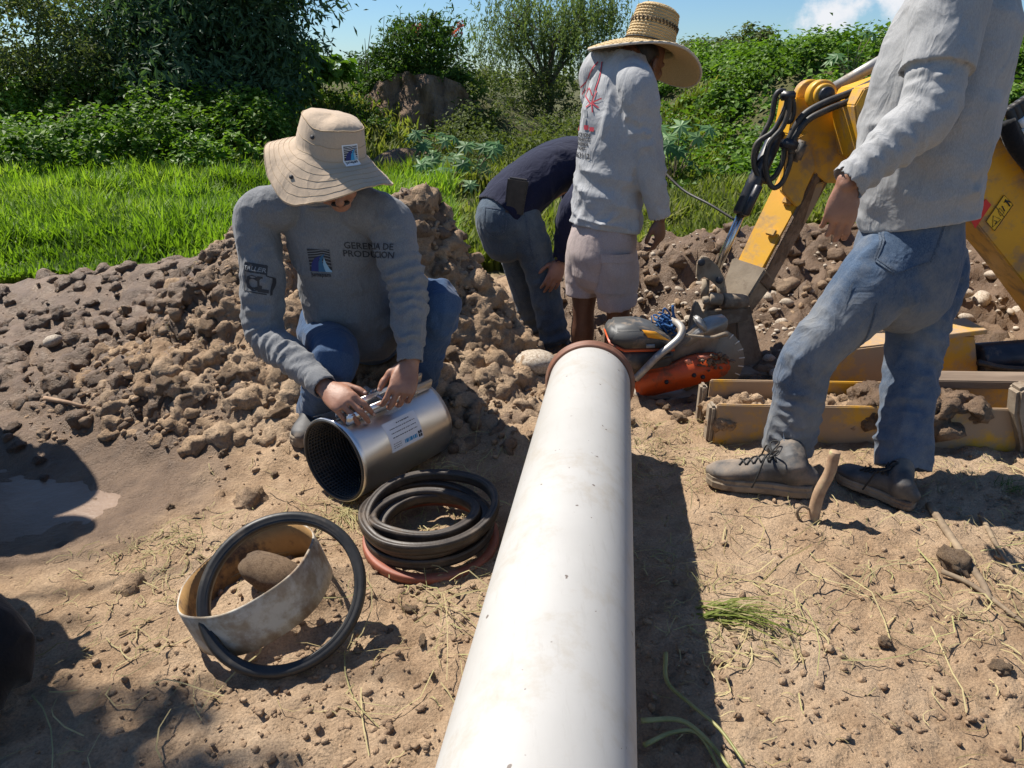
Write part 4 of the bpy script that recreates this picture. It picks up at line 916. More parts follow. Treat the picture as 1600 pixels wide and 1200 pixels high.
def dplate(pts, Y, th, bev=.006):
    P = [at(a_, b_, Y) for a_, b_ in pts]; bm = bmesh.new(); f = bm.faces.new([bm.verts.new(p) for p in P]); r = bmesh.ops.extrude_face_region(bm, geom=[f])
    for v in r['geom']:
        if isinstance(v, bmesh.types.BMVert): v.co.y += th
    bmesh.ops.recalc_face_normals(bm, faces=bm.faces[:])
    if bev: bmesh.ops.bevel(bm, geom=[q for q in bm.edges if q.calc_face_angle(0) > .35], offset=bev, segments=2, affect='EDGES', clamp_overlap=True)
    return from_bm(bm)
put('stick_head', dplate([(1243, 152), (1290, 156), (1370, 145), (1370, 290), (1292, 286), (1262, 262), (1232, 210)], 3.70, .22), MT['yellow'], dig, False)
put('head_flange', dplate([(1228, 225), (1262, 205), (1275, 262), (1258, 300), (1250, 330), (1222, 300)], 3.66, .05), MT['yellow'], dig, False)
put('stick_gusset', dplate([(1258, 290), (1290, 284), (1275, 320), (1258, 350), (1238, 356), (1222, 330)], 3.72, .16), MT['yellow_mud'], dig, False)
pv = at(1286, 148, 3.62)
put('pivot_boss', join(cyl(pv, pv + [0, .06, 0], .066, 32, bev=.006), cyl(pv - [0, .03, 0], pv, .05, 28, bev=.006)), MT['yellow'], dig); put('pivot_boss', cyl(pv + [0, .15, 0], pv + [0, .21, 0], .066, 32, bev=.006), MT['yellow'], dig)
put('pivot_pin', cyl(pv - [0, .055, 0], pv - [0, .03, 0], .036, 24, bev=.004), MT['blackpaint'], dig)
put('boom_rod', cyl(at(1300, 140, 3.72), at(1420, 70, 3.72), .028, 20), MT['alu'], dig)
# boom beyond the tall man
put('boom', dplate([(1335, 165), (1350, 138), (1430, 110), (1500, 130), (1556, 205), (1760, 500), (1760, 660), (1598, 440), (1528, 352), (1460, 300), (1345, 250)], 3.40, .26), MT['yellow'], dig, False)
put('boom_rib', dplate([(1556, 198), (1562, 196), (1766, 496), (1760, 504)], 3.385, .29), MT['yellow'], dig, False)
put('warning_triangle', dplate([(1541, 311), (1549, 320), (1524, 357), (1515, 340), (1525, 325)], 3.394, .004, 0), MT['sign_red'], dig, False)
sg = put('warning_sign', dplate([(1569, 305), (1583, 320), (1554, 361), (1541, 346)], 3.394, .004, 0), MT['sign_yellow'], dig, False)
def line3(pts, Y, r, closed=False): return wire([at(a_, b_, Y) for a_, b_ in pts], r, 4, closed)
put('sign_print', join(line3([(1569, 305), (1583, 320), (1554, 361), (1541, 346)], 3.392, .0016, True), line3([(1556, 323), (1569, 339)], 3.392, .0014), line3([(1552, 337), (1551, 355), (1564, 343)], 3.392, .0016, True),
    line3([(1571, 312), (1578, 322)], 3.392, .004), line3([(1569, 316), (1574, 314), (1579, 316)], 3.392, .003), line3([(1566, 322), (1570, 330)], 3.392, .003), line3([(1562, 325), (1569, 333), (1564, 338), (1560, 331)], 3.392, .0012, True), line3([(1555, 350), (1558, 346), (1554, 345)], 3.392, .002)), MT['ink'], sg)
hs = []
for k in range(4):
    hs.append(wire(catmull([at(1575 + 9 * k, 168 - 6 * k, 3.34), at(1590 + 9 * k, 205 - 5 * k, 3.33), at(1612 + 10 * k, 245 - 4 * k, 3.33), at(1680 + 10 * k, 340, 3.34)], 6), .022, 10))
put('boom_hose', join(*hs), MT['blackhose'], dig)
put('hose_tag', join(*[cyl(at(1594 + 4 * k, 184 + 14 * k, 3.325), at(1600 + 4 * k, 196 + 14 * k, 3.325), .0235, 12) for k in range(2)]), MT['ink_white'], dig)
put('hose_sleeve', wire(catmull([at(1572, 190, 3.31), at(1584, 222, 3.30), at(1604, 250, 3.31), at(1650, 300, 3.32)], 6), .035, 10), MT['black_cloth'], dig)
# hoses on the stick
def hose(pts, Y, r=.0125, nm='hose'): return put(nm, wire(catmull([at(p[0], p[1], Y + (p[2] if len(p) > 2 else 0)) for p in pts], 7), r, 9), MT['blackhose'], dig)
hose([(1229, 152), (1222, 142), (1212, 150), (1205, 185), (1190, 215), (1180, 245), (1180, 268), (1190, 282), (1205, 284)], 3.55)
hose([(1231, 152), (1226, 172), (1208, 205), (1182, 225), (1178, 258), (1190, 280), (1208, 278), (1222, 255), (1226, 230)], 3.52)
hose([(1234, 150), (1232, 175), (1222, 200), (1202, 225), (1196, 260), (1206, 292), (1222, 285), (1234, 255), (1236, 228)], 3.50)
hose([(1236, 148), (1240, 168), (1236, 188), (1228, 190)], 3.54)
hose([(1420, 100), (1340, 140), (1290, 160), (1256, 180), (1236, 212), (1230, 235)], 3.52, .017)
hose([(1420, 108), (1345, 150), (1296, 170), (1262, 188), (1242, 215), (1236, 240)], 3.50, .015)
for f_, b_ in ((frame(at(1231, 150, 3.52), (1, -.2, .0), (0, .2, 1)), (.062, .06, .035)), (frame(at(1233, 226, 3.50), (1, 0, -.3), (0, .2, 1)), (.07, .06, .04))): put('hose_clamp', xf(f_, box(*b_, bev=.006)), MT['blackpaint'], dig)
put('valve_block', xf(frame(at(1247, 236, 3.56), (.3, 0, 1), (0, -1, 0)), box(.1, .05, .06, bev=.012)), MT['plastic_grey'], dig)
# bucket cylinder along the stick
put('cylinder_barrel', cyl(at(1156, 335, 3.50), at(1216, 205, 3.60), .038, 20, bev=.006), MT['blackpaint'], dig)
put('cylinder_valve', cyl(at(1164, 336, 3.45), at(1186, 290, 3.47), .02, 14, bev=.004), MT['blackpaint'], dig)
put('cylinder_rod', cyl(at(1116, 430, 3.5), at(1160, 330, 3.51), .02, 16), MT['chrome'], dig)
put('link_plate', dplate([(1090, 412), (1097, 401), (1106, 402), (1122, 416), (1133, 436), (1133, 448), (1124, 452), (1112, 440), (1100, 432), (1092, 440), (1089, 430)], 3.44, .03, .004), MT['steel_mud'], dig, False)
put('link_pin', join(*[cyl(at(x, y, 3.40), at(x, y, 3.52), .018, 14, bev=.003) for x, y in ((1096, 410), (1124, 438))]), MT['blackpaint'], dig)
put('link_arm', join(wire([at(1103, 436, 3.5), at(1101, 466, 3.48)], .02, 8), wire([at(1126, 440, 3.52), at(1130, 470, 3.5)], .024, 8)), MT['steel_mud'], dig)
put('hinge_boss', join(cyl(at(1108, 466, 3.40), at(1128, 468, 3.40), .03, 16, bev=.005), cyl(at(1098, 470, 3.40), at(1108, 468, 3.40), .02, 14, bev=.004), cyl(at(1128, 470, 3.42), at(1165, 472, 3.45), .04, 16, bev=.005)), MT['steel_mud'], dig)
bk = put('bucket', join(dplate([(1078, 500), (1084, 478), (1090, 470), (1096, 482), (1104, 505), (1112, 540), (1120, 575), (1112, 592), (1084, 570), (1074, 530)], 3.38, .03), dplate([(1150, 472), (1172, 478), (1182, 520), (1198, 588), (1180, 596), (1160, 590), (1152, 520)], 3.46, .03)), MT['steel_mud'], dig, False)
V = []; F = []
prof = [(1090, 474), (1086, 486), (1083, 505), (1082, 530), (1086, 560), (1096, 585), (1115, 596)]
for k, (a_, b_) in enumerate(prof):
    V += [at(a_ + 14, b_, 3.40), at(a_ + 78, b_ - 2 + k * .5, 3.62)]
for k in range(len(prof) - 1): F.append((2 * k, 2 * k + 1, 2 * k + 3, 2 * k + 2))
V = np.array(V); put('bucket_back', (np.vstack([V, V + [.0, .03, -.0]]), F + [tuple(q + len(V) for q in f[::-1]) for f in F]), MT['steel_mud'], bk, False)
put('bucket_lip', dplate([(1096, 486), (1168, 482), (1170, 500), (1140, 508), (1098, 506)], 3.405, .2, .004), MT['steel_mud'], bk, False)
put('bucket_floor', dplate([(1110, 588), (1200, 584), (1206, 602), (1120, 606)], 3.34, .26, .004), MT['steel_mud'], bk, False)
# stabiliser, its ram, pad and the chassis past the frame edge
put('stabiliser_beam', join(dplate([(1270, 552), (1500, 524), (1524, 524), (1530, 592), (1270, 622)], 2.98, .16, .007), dplate([(1470, 524), (1543, 515), (1543, 522), (1470, 531)], 2.96, .17, .002)), MT['yellow_mud'], dig, False)
put('stabiliser_ram', cyl(at(1524, 562, 3.02), at(1760, 545, 3.05), .076, 28, bev=.006), MT['blackpaint'], dig)
put('ram_hose', wire(catmull([at(1528, 566, 2.94), at(1570, 575, 2.93), at(1640, 578, 2.93)], 5), .014, 8), MT['blackhose'], dig)
put('foot_pad', dplate([(1592, 612), (1606, 604), (1680, 600), (1680, 765), (1594, 742), (1598, 700), (1588, 650)], 2.42, .07, .012), MT['steel_mud'], dig, False)
put('chassis', xf(frame((3.6, 3.5, .75), (1, 0, 0), (0, 0, 1)), box(1.0, 1.1, .7, bev=.03)), MT['yellow'], dig, False)
wh = cyl((3.5, 2.75, .5), (3.5, 2.95, .5), .5, 40, bev=.05); put('wheel', wh, MT['rubber'], dig)
# --- muddy steel channel on the soil
cz = .03
A0 = np.array([.80, 2.62, cz]); A1 = np.array([2.45, 2.56, cz]); cd = nrm(A1 - A0); cnm = np.array([-cd[1], cd[0], 0])
chn = empty('steel_channel', (A0 + A1) / 2, label='mud smeared yellow steel channel lying on the soil behind the tall man', category='steel beam')
L_ = np.linalg.norm(A1 - A0); Mc = frame((A0 + A1) / 2, cd, (0, 0, 1))
put('front_wall', xf(Mc, box(L_, .014, .19, (0, -.11, .06), .004)), MT['yellow_mud'], chn, False)
put('rear_wall', xf(Mc, box(L_ - .02, .014, .20, (0.01, .11, .065), .004)), MT['yellow_mud'], chn, False)
put('floor_plate', xf(Mc, box(L_, .205, .014, (0, 0, -.01), .004)), MT['yellow_mud'], chn, False)
for b_ in (box(.03, .06, .16, (-L_ / 2 - .012, -.085, .065), .01), box(.03, .05, .17, (-L_ / 2 - .012, .09, .07), .01)): put('end_lip', xf(Mc, b_), MT['steel_mud'], chn, False)
put('plank', xf(Mc, box(.95, .11, .035, (.42, .10, .184), .004)), MT['wood'], None, False, label='weathered plank resting on the rear edge of the steel channel', category='plank')
# ------------------------------------------------------------ people
def folds(amp, freq, slant=1, seed=0, c=None, w=None, sharp=1.6, mod=.9, win=None):
    """creases round a limb: amp metres, freq per metre, optional window about arc length c"""
    def f(t, th, s):
        n = fbm(np.stack([s * 9 + seed, np.cos(th) * 1.3, np.sin(th) * 1.3], -1), 3, seed) - .5
        ph = s * freq * 2 * math.pi + slant * th + n * mod * 9
        v = (1 - np.abs(np.sin(ph / 2))) ** (sharp * .7) - .33
        m = fbm(np.stack([s * 6 + 3, np.cos(th) + 7, np.sin(th)], -1), 2, seed + 5); k = sstep(.3, .65, m)
        if c is not None:
            cs = c if isinstance(c, (list, tuple)) else [c]; q = 0
            for ci in cs: q = np.maximum(q, np.exp(-((s - ci) / w) ** 2))
            k = k * q + .12
        return amp * 1.1 * v * k
    return f
def addf(*fs): return lambda t, th, s: sum(f(t, th, s) for f in fs)
def hand_shells(wrist, fwd, back, side, curls, thumb=(.5, .3, .4), spread=.05, s=1.0, thumb_dir=(.55, .75, -.35)):
    """side +1: thumb towards +Y of (fwd, Y, back). curls: 4 x 3 joint angles (rad), index first"""
    M = frame(wrist, fwd, back); sh = []; S = s
    def L(p): return M[:3, :3] @ (np.array([p[0], p[1] * side, p[2]]) * S) + M[:3, 3]
    yv = M[:3, 1]
    sh.append(loft([(L((-.015, 0, 0)), .027 * S, .021 * S), (L((.004, 0, 0)), .029 * S, .020 * S), (L((.03, .002, 0)), .037 * S, .0185 * S), (L((.06, .002, .002)), .043 * S, .0165 * S), (L((.085, .001, .002)), .043 * S, .0145 * S), (L((.098, 0, .001)), .039 * S, .0115 * S)], yv, 20, 5))
    sh.append(ellips(L((.035, .022, -.010)), .030 * S, .019 * S, .016 * S, None, 14, 9) if False else loft([(L((.012, .018, -.006)), .014 * S, .013 * S), (L((.035, .027, -.010)), .019 * S, .016 * S), (L((.058, .030, -.008)), .013 * S, .012 * S)], yv, 12, 4))
    base = [(.094, .034, .001), (.099, .0118, .003), (.096, -.0108, .002), (.089, -.032, 0)]; lens = [(.044, .026, .021), (.049, .030, .022), (.045, .028, .021), (.035, .021, .018)]; rad = [.0088, .0092, .0089, .0078]; tips = []
    for i in range(4):
        p = np.array(base[i]); a = 0; y0 = (1.5 - i) * spread; pts = [p + np.array([-.03, -p[1] * .15, -.001])]; pts.append(p.copy()); q = p.copy()
        for j in range(3):
            a += curls[i][j]; d = np.array([math.cos(a) * math.cos(y0), math.sin(y0) * max(.2, math.cos(a)), -math.sin(a)]); mid = q + d * lens[i][j] * .5; q = q + d * lens[i][j]; pts += [mid, q.copy()]
        r = rad[i] * S; rr = [r * 1.0, r * 1.12, r * 1.0, r * 1.06, r * .95, r * 1.0, r * .88, r * .74]
        sh.append(loft([(L(p_), x, x * .95) for p_, x in zip(pts, rr)], yv, 12, 3)); tips.append((L(pts[-1]), L(pts[-2]), a))
    d = nrm(thumb_dir); p = np.array([.022, .026, -.008]); pts = [p, p + d * .022]; q = p + d * .034; pts.append(q.copy()); z = np.array([.75, -.45, -.35])
    d2 = nrm(d + np.array([thumb[0], -thumb[1] * .6, -thumb[1] * .4])); q2 = q + d2 * .034; pts += [q + d2 * .017, q2]; d3 = nrm(d2 + np.array([thumb[2] * .6, -thumb[2] * .5, -thumb[2] * .25])); pts += [q2 + d3 * .013, q2 + d3 * .026]
    rr = [.015, .0145, .0135, .0115, .0122, .0118, .0088]
    sh.append(loft([(L(p_), x * S, x * S * .9) for p_, x in zip(pts, rr)], nrm(M[:3, 2] + .3 * yv), 12, 3)); tips.append((L(pts[-1]), L(pts[-2]), 0))
    return sh, tips
def head_shells(c, fwd, up, s=1.):
    M = frame(c, fwd, up); M[:3, :3] *= s; E = lambda p, a, b, d: ellips(p, a, b, d, M)
    sh = [E((-.008, 0, .035), .097, .076, .092), E((.022, 0, -.035), .070, .062, .078), E((.055, 0, -.085), .034, .034, .028), E((.070, 0, .012), .022, .058, .020), E((.066, .032, -.03), .024, .026, .026), E((.066, -.032, -.03), .024, .026, .026)]
    P = lambda p: M[:3, :3] @ np.array(p) + M[:3, 3]
    sh.append(loft([(P((.084, 0, .012)), .007, .008), (P((.098, 0, -.012)), .010, .010), (P((.109, 0, -.030)), .015, .013), (P((.094, 0, -.040)), .013, .010)], M[:3, 1], 12, 4))
    sh.append(E((.084, 0, -.058), .016, .026, .007)); sh.append(E((.081, 0, -.069), .015, .022, .008))
    for q in (-1, 1): sh.append(E((-.008, q * .077, -.012), .018, .009, .032)); sh.append(E((-.012, q * .083, .002), .014, .006, .016))
    return sh, M
def neck_shell(a, b): return loft([(a, .062, .06), ((np.asarray(a) + b) / 2, .056, .056), (b, .06, .06)], (1, 0, 0), 16, 4)
def print_len(nm, *pts):
    print(nm, [round(float(np.linalg.norm(np.asarray(pts[i + 1]) - np.asarray(pts[i]))), 2) for i in range(len(pts) - 1)])
def bump_mesh(me, amp, sc, seed, oc=3, mask=None):
    V = mv(me); N = mn(me); d = (fbm(V * sc, oc, seed) - .5) * 2 * amp
    if mask is not None: d = d * mask(V)
    setv(me, V + N * d[:, None])
def boot(name, heel, toe, ang_up, parent, roll=0., shaft=None, mu='boot', ms='sole', s=1., laces=True):
    """heel and toe: ground points under the boot; shaft: ankle point"""
    heel = np.asarray(heel, float); toe = np.asarray(toe, float); L = np.linalg.norm(toe - heel); M = frame(heel, toe - heel, ang_up); k = L / .30
    W = lambda p: M[:3, :3] @ (np.array(p) * k) + M[:3, 3]; yv = M[:3, 1]
    up_ = [loft([(W((.004, 0, .052)), .022 * k, .030 * k), (W((.03, 0, .060)), .036 * k, .042 * k), (W((.08, 0, .066)), .038 * k, .050 * k), (W((.13, 0, .064)), .038 * k, .044 * k), (W((.18, .002, .054)), .044 * k, .033 * k), (W((.235, .003, .048)), .049 * k, .027 * k), (W((.275, .002, .044)), .042 * k, .022 * k), (W((.293, 0, .040)), .024 * k, .014 * k)], yv, 24, 5, cap0='round')]
    an = W((.062, 0, .15)) if shaft is None else np.asarray(shaft)
    up_.append(loft([(W((.055, 0, .05)), .04 * k, .045 * k, yv), (W((.06, 0, .095)), .041 * k, .046 * k, yv), (an, .046 * k, .05 * k, yv)], yv, 20, 4, cap1='hollow'))
    me = remesh(up_, .006, 3, .5, .6); bump_mesh(me, .003, 22, 3); b = link(name, me, MT[mu], parent)
    def outline(z, g):
        P = []
        for x, w in ((-.004, .012), (.0, .026), (.012, .036), (.05, .042), (.11, .040), (.16, .044), (.21, .052), (.25, .052), (.28, .042), (.297, .024), (.303, .008)): P.append((x, w))
        pts = [(x + (.5 - 0) * 0, w + g) for x, w in P]; return [W((x, y, z)) for x, y in pts] + [W((x, -y, z)) for x, y in pts[::-1]]
    rings = [outline(.0, -.003), outline(.006, .002), outline(.022, .003), outline(.026, .0), outline(.036, .0), outline(.04, -.005)]; n = len(rings[0]); V = np.concatenate(rings); F = []
    for i in range(len(rings) - 1):
        for j in range(n): q = (j + 1) % n; F.append((i * n + j, i * n + q, i * n + n + q, i * n + n + j))
    F += [tuple(range(n))[::-1], tuple((len(rings) - 1) * n + j for j in range(n))]
    so = put('sole', (V, F), MT[ms], b, False)
    put('tread', join(*[xf(frame(W((.02 + i * .031, 0, -.002)), M[:3, 0], M[:3, 2]), box(.016 * k, .078 * k if i not in (3, 4) else .06 * k, .014 * k, bev=.002)) for i in range(9)]), MT['sole_dark'], so)
    if laces:
        bv = bvh_of(me); sh = []
        for i in range(5):
            x = .105 + i * .021
            for q in (-1, 1):
                p0 = W((x, -.022 * q, .14)); p1 = W((x + .018, .022 * q, .14)); pts = []
                for t in np.linspace(0, 1, 6):
                    h = bv.ray_cast(Vector(p0 + (p1 - p0) * t), Vector(-M[:3, 2]), .3)
                    if h[0] is not None: pts.append(np.array(h[0]) + M[:3, 2] * .003)
                if len(pts) > 3: sh.append(wire(pts, .0032, 5))
        e0 = W((.12, .0, .125))
        for q in (-1, 1): sh.append(wire(catmull([e0, W((.135, .04 * q, .125)), W((.15, .058 * q, .075)), W((.165, .062 * q, .03))], 5), .003, 5)); sh.append(wire(catmull([e0, W((.10, .03 * q, .145)), W((.125, .052 * q, .13)), e0], 5), .003, 5))
        put('laces', join(*sh), MT['cord'], b)
    return b
def decal(name, fig, o, right, up, me, m, parent, lift=.0022, bv=None):
    return put(name, drape(fig[0], fig[1], o, right, up, bv or bvh_of(me), lift), m, parent)
def limb(pts, rad, ref, **kw): return loft([(p, r if np.isscalar(r) else r[0], r if np.isscalar(r) else r[1]) for p, r in zip(pts, rad)], ref, **kw)
def mid(a, b, t=.5): return np.asarray(a, float) + (np.asarray(b, float) - np.asarray(a, float)) * t
def hair_cap(M, parent, extra=0):
    E = lambda p, a, b, d: ellips(p, a, b, d, M)
    return link('hair', remesh([E((-.022, 0, .030), .090, .079, .070), E((-.045, 0, -.01), .06, .068, .05)], .008, 3), MT['hair'], parent)

# ============================================================ squatting man in the sun hat
def squatting_man():
    shR = at(407, 338, 2.58); shL = at(603, 346, 2.52); nk = at(506, 298, 2.54); hd = at(524, 268, 2.40)
    elR = at(414, 520, 2.47); wrR = at(508, 606, 2.20); elL = at(637, 452, 2.42); wrL = at(641, 566, 2.27)
    hpR = at(508, 512, 2.84); hpL = at(632, 500, 2.84); knR = at(522, 562, 2.36); knL = at(682, 478, 2.50)
    anR = at(492, 640, 2.62); anL = at(648, 622, 2.62)
    print_len('A armR', shR, elR, wrR); print_len('A armL', shL, elL, wrL); print_len('A legR', hpR, knR, anR); print_len('A legL', hpL, knL, anL); print_len('A torso', mid(hpR, hpL), nk, hd); print('A ank z', anR[2], anL[2], gh(*anR[:2]), gh(*anL[:2]))
    root = empty('person', mid(anR, anL) * [1, 1, 0], label='squatting man in tan sun hat and grey long sleeved shirt fitting the steel clamp', category='person')
    lat = nrm(shL - shR); pel = mid(hpR, hpL); up = nrm(nk - pel); fw = nrm(np.cross(up, lat)); fw = fw if fw[1] < 0 else -fw
    tc = lambda t, f=0.: pel + (nk - pel) * t + fw * f
    hs, HM = head_shells(hd, nrm((.22, -.80, -.62)), nrm((.05, -.55, .8)))
    skin = hs + [neck_shell(nk - up * .04, hd + np.array([0, .03, -.02]))]
    skin.append(loft([(tc(.0), .11, .09), (tc(.5), .12, .09), (tc(.85), .14, .08), (tc(1.), .06, .06)], lat, 20, 4))
    h1, t1 = hand_shells(wrR, nrm(at(553, 640, 2.10) - wrR), nrm((-.12, -.55, .8)), 1 if True else -1, [(.55, .55, .3), (.62, .6, .35), (.7, .65, .4), (.8, .7, .4)], (.6, .2, .3), .05, 1.12, (.75, .62, -.12))
    h2, t2 = hand_shells(wrL, nrm(at(622, 632, 2.16) - wrL), nrm((.35, -.8, .45)), -1, [(.55, .7, .45), (.7, .75, .5), (.85, .8, .5), (.95, .8, .5)], (.6, .3, .4), .04, 1.12, (.7, .6, -.35))
    skin += h1 + h2
    for s, e_, w in ((shR, elR, wrR), (shL, elL, wrL)): skin.append(limb([mid(s, nk, .25), s, e_, mid(e_, w, .5), w], [.05, .045, .04, .036, .026], lat, n=14, sub=4))
    for h_, k_, a_ in ((hpR, knR, anR), (hpL, knL, anL)): skin.append(limb([pel, h_, k_, mid(k_, a_), a_], [.06, .07, .055, .05, .04], lat, n=14, sub=4))
    me = remesh(skin, .0038, 1, .5, .2); bump_mesh(me, .0012, 60, 4); body = link('body', me, MT['skin'], root)
    for i, (tp, pv_, a_) in enumerate((t1[4], t2[4], t1[0])):
        d = nrm(tp - pv_); n_ = nrm(np.array((-.1, -.55, .8)) - d * (np.array((-.1, -.55, .8)) @ d)); put('nail', ellips((0, 0, 0), .0085, .0062, .003, frame(tp + n_ * .0072, d, n_), 12, 6), MT['nail'], body)
    hair_cap(HM, root)
    E = lambda p, a, b, d: ellips(p, a, b, d, HM); link('moustache', remesh([E((.098, 0, -.047), .012, .020, .007), E((.093, .014, -.049), .011, .018, .006), E((.093, -.014, -.049), .011, .018, .006)], .003, 1), MT['hair'], root)
    # shirt
    sh = [loft([(tc(.02, .05), .165, .135), (tc(.10, .075), .18, .15), (tc(.26, .085), .178, .152), (tc(.48, .05), .175, .145), (tc(.70, .015), .188, .135), (tc(.86, -.005), .185, .115), (tc(.965, .0), .125, .088), (tc(1.05, .012), .075, .072)], lat, 40, 8, disp=addf(folds(.013, 7, 2, 3), folds(.009, 1.5, 7, 8), folds(.012, 14, 1, 5, [.02, .12], .08)), cap1='hollow')]
    def sleeve(s, e_, w, seed):
        L1 = np.linalg.norm(s - e_); dv = nrm(w - e_); cuff = w + dv * -.005
        return [limb([mid(s, nk, .42), s + nrm(s - nk) * .012, mid(s, e_, .5), e_, mid(e_, w, .35), mid(e_, w, .68), cuff - dv * .055, cuff], [(.082, .082), (.080, .082), (.075, .078), (.067, .068), (.061, .061), (.053, .053), (.044, .044), (.039, .039)], fw, n=36, sub=9, disp=addf(folds(.017, 24, 1, seed, [L1 + .06, L1 + .18, L1 + .30], .11, 1.3), folds(.008, 9, 3, seed + 9), folds(.009, 3, 4, seed + 2)), cap1='hollow'),
                limb([cuff - dv * .045, cuff - dv * .04, cuff + dv * .006], [.0445, .0465, .0435], fw, n=30, sub=4, disp=folds(.003, 60, 0, seed), cap1='hollow')]
    sh += sleeve(shR, elR, wrR, 11) + sleeve(shL, elL, wrL, 23)
    me = remesh(sh, .0052, 1, .5, .4); bump_mesh(me, .0035, 9, 5); shirt = link('shirt', me, MT['shirt_a'], root); bv = bvh_of(me)
    put('collar_band', revolve([(.079, -.008), (.084, -.004), (.085, .008), (.080, .012), (.074, .008)], tc(.985, .008), nrm(up + fw * .1), 40, True, lambda i, th: .004 * np.cos(2 * th)), MT['shirt_a'], shirt)
    # prints on the chest and sleeve
    R_ = nrm(lat - np.array([0, 0, 0])); U_ = nrm(np.array([-.02, .25, 1]))
    def logo(o, s, right, upv, par, mesh_bv, text=True, white=False):
        sq = poly2([(-.5, -.42), (.5, -.42), (.5, .5), (-.5, .5)], 4); sc = lambda f: ([(p[0] * s, p[1] * s) for p in f[0]], f[1])
        if white: put('emblem_ground', drape(*sc(poly2([(-.58, -.74), (.58, -.74), (.58, .58), (-.58, .58)], 4)), o, right, upv, mesh_bv, .0018), MT['ink_white'], par)
        put('emblem_square', drape(*sc(sq), o, right, upv, mesh_bv, .0026), MT['ink'], par)
        ln = join2(*[strip2([(-.5, y), (-.1, y + .03), (.2, y + .08), (.5, y + .03)], .028, 4) for y in (-.2, -.06, .08, .2, .3, .4)])
        put('emblem_lines', drape(*sc(ln), o, right, upv, mesh_bv, .0034), MT['ink_white' if white else 'ink_grey'], par)
        put('emblem_wave', drape(*sc(poly2([(-.42, -.42), (-.38, -.1), (-.2, .12), (.1, .26), (-.02, .0), (.0, -.42)], 1)), o, right, upv, mesh_bv, .0042), MT['logo_navy'], par)
        put('emblem_wave', drape(*sc(poly2([(-.08, -.42), (-.03, -.05), (.1, .2), (.3, .34), (.14, .05), (.2, -.3), (.24, -.42)], 1)), o, right, upv, mesh_bv, .005), MT['ink_blue' if white else 'logo_teal'], par)
        put('emblem_wave', drape(*sc(poly2([(.2, -.42), (.16, -.1), (.24, .18), (.3, -.05), (.42, -.3), (.5, -.36), (.5, -.42)], 1)), o, right, upv, mesh_bv, .0046), MT['logo_sky'], par)
        put('emblem_name', drape(*sc(move2(text2('jumapam', .25, 'CENTER', .006), 0, -.62)), o, right, upv, mesh_bv, .0042), MT['ink'], par)
    logo(at(474, 408, 2.36), .085, R_, U_, shirt, bv)
    put('chest_lettering', drape(*text2('GERENCIA DE\nPRODUCCION', .031, 'CENTER', .0004, .9), at(559, 388, 2.34), R_, U_, bv, .0026), MT['ink'], shirt)
    sr = nrm((.93, -.3, -.1)); su = nrm(shR - elR); so = at(385, 435, 2.4)
    fr = join2(*[strip2(p, .004, 4) for p in ([(-.045, .05), (.025, .05)], [(.025, .05), (.03, .015)], [(.03, .015), (.045, .01)], [(.045, .01), (.05, -.05)], [(.05, -.05), (-.045, -.05)], [(-.045, -.05), (-.045, .05)])])
    put('sleeve_patch', drape(*join2(poly2([(-.045, .018), (.028, .018), (.025, .05), (-.045, .05)], 2), move2(text2('C', .072, 'CENTER', .003), -.016, -.042), move2(text2('L', .072, 'CENTER', .003), .024, -.042), fr), so, sr, su, bv, .0026), MT['ink'], shirt)
    put('sleeve_lettering', drape(*move2(text2('TALLER', .0215, 'CENTER', .0005), -.009, .025), so, sr, su, bv, .0038), MT['ink_grey'], shirt)
    # jeans
    jn = [loft([(tc(-.16, -.02), .13, .12), (tc(-.05, .0), .175, .15), (tc(.1, .03), .185, .15)], lat, 32, 5)]
    for h_, k_, a_, sd in ((hpR, knR, anR, 3), (hpL, knL, anL, 14)):
        L1 = np.linalg.norm(h_ - k_); ax = nrm(a_ - k_); th_ = nrm(k_ - h_); tip = k_ + nrm(th_ - ax) * .012
        jn.append(limb([mid(pel, h_, .4), h_, mid(h_, k_, .55), tip, mid(k_, a_, .42), mid(k_, a_, .8), a_ + ax * .02], [(.12, .12), (.11, .112), (.098, .098), (.086, .084), (.078, .080), (.072, .072), (.074, .074)], lat, n=40, sub=9, disp=addf(folds(.013, 15, 1, sd, [.1, L1 - .25, L1 + .16], .12, 1.4), folds(.014, 20, 0, sd + 4, [L1 + .34, L1 + .45], .09), folds(.008, 2, 5, sd + 1)), cap1='hollow'))
    me = remesh(jn, .0058, 1, .5, .4); bump_mesh(me, .003, 8, 9); link('jeans', me, MT['denim_a'], root)
    for a_, dx in ((anR, -.1), (anL, .12)):
        g = gh(a_[0], a_[1]); d = nrm((dx + .05, -1, 0)); hl = np.array([a_[0], a_[1], min(g + .012, a_[2] - .06)]) - d * .09; boot('boot', hl, hl + d * .30, (0, 0, 1), root, shaft=a_ + [0, 0, .02], laces=False)
    # hat
    hz = nrm((.37, -.44, .83)); hc = at(517, 232, 2.39); hx = nrm((.5, -.8, -.25)); HF = frame(hc, hx, hz); HF[:3, :3] *= .94
    hat = empty('h', (0, 0, 0)); bpy.data.objects.remove(hat)
    n = 96; th = np.arange(n) * 2 * math.pi / n; rows = []
    el = 1 + .09 * np.cos(2 * th)
    def ring(r, z, wz=0., ph=0.): return np.stack([np.cos(th) * r * el, np.sin(th) * r * el, z + wz * np.sin(2 * th + ph) + wz * .5 * np.sin(3 * th + 1.2) + 0 * th], 1)
    for r, z in ((.012, .114), (.055, .113), (.088, .107), (.103, .095), (.107, .089)): rows.append(ring(r, z + .0, .003))
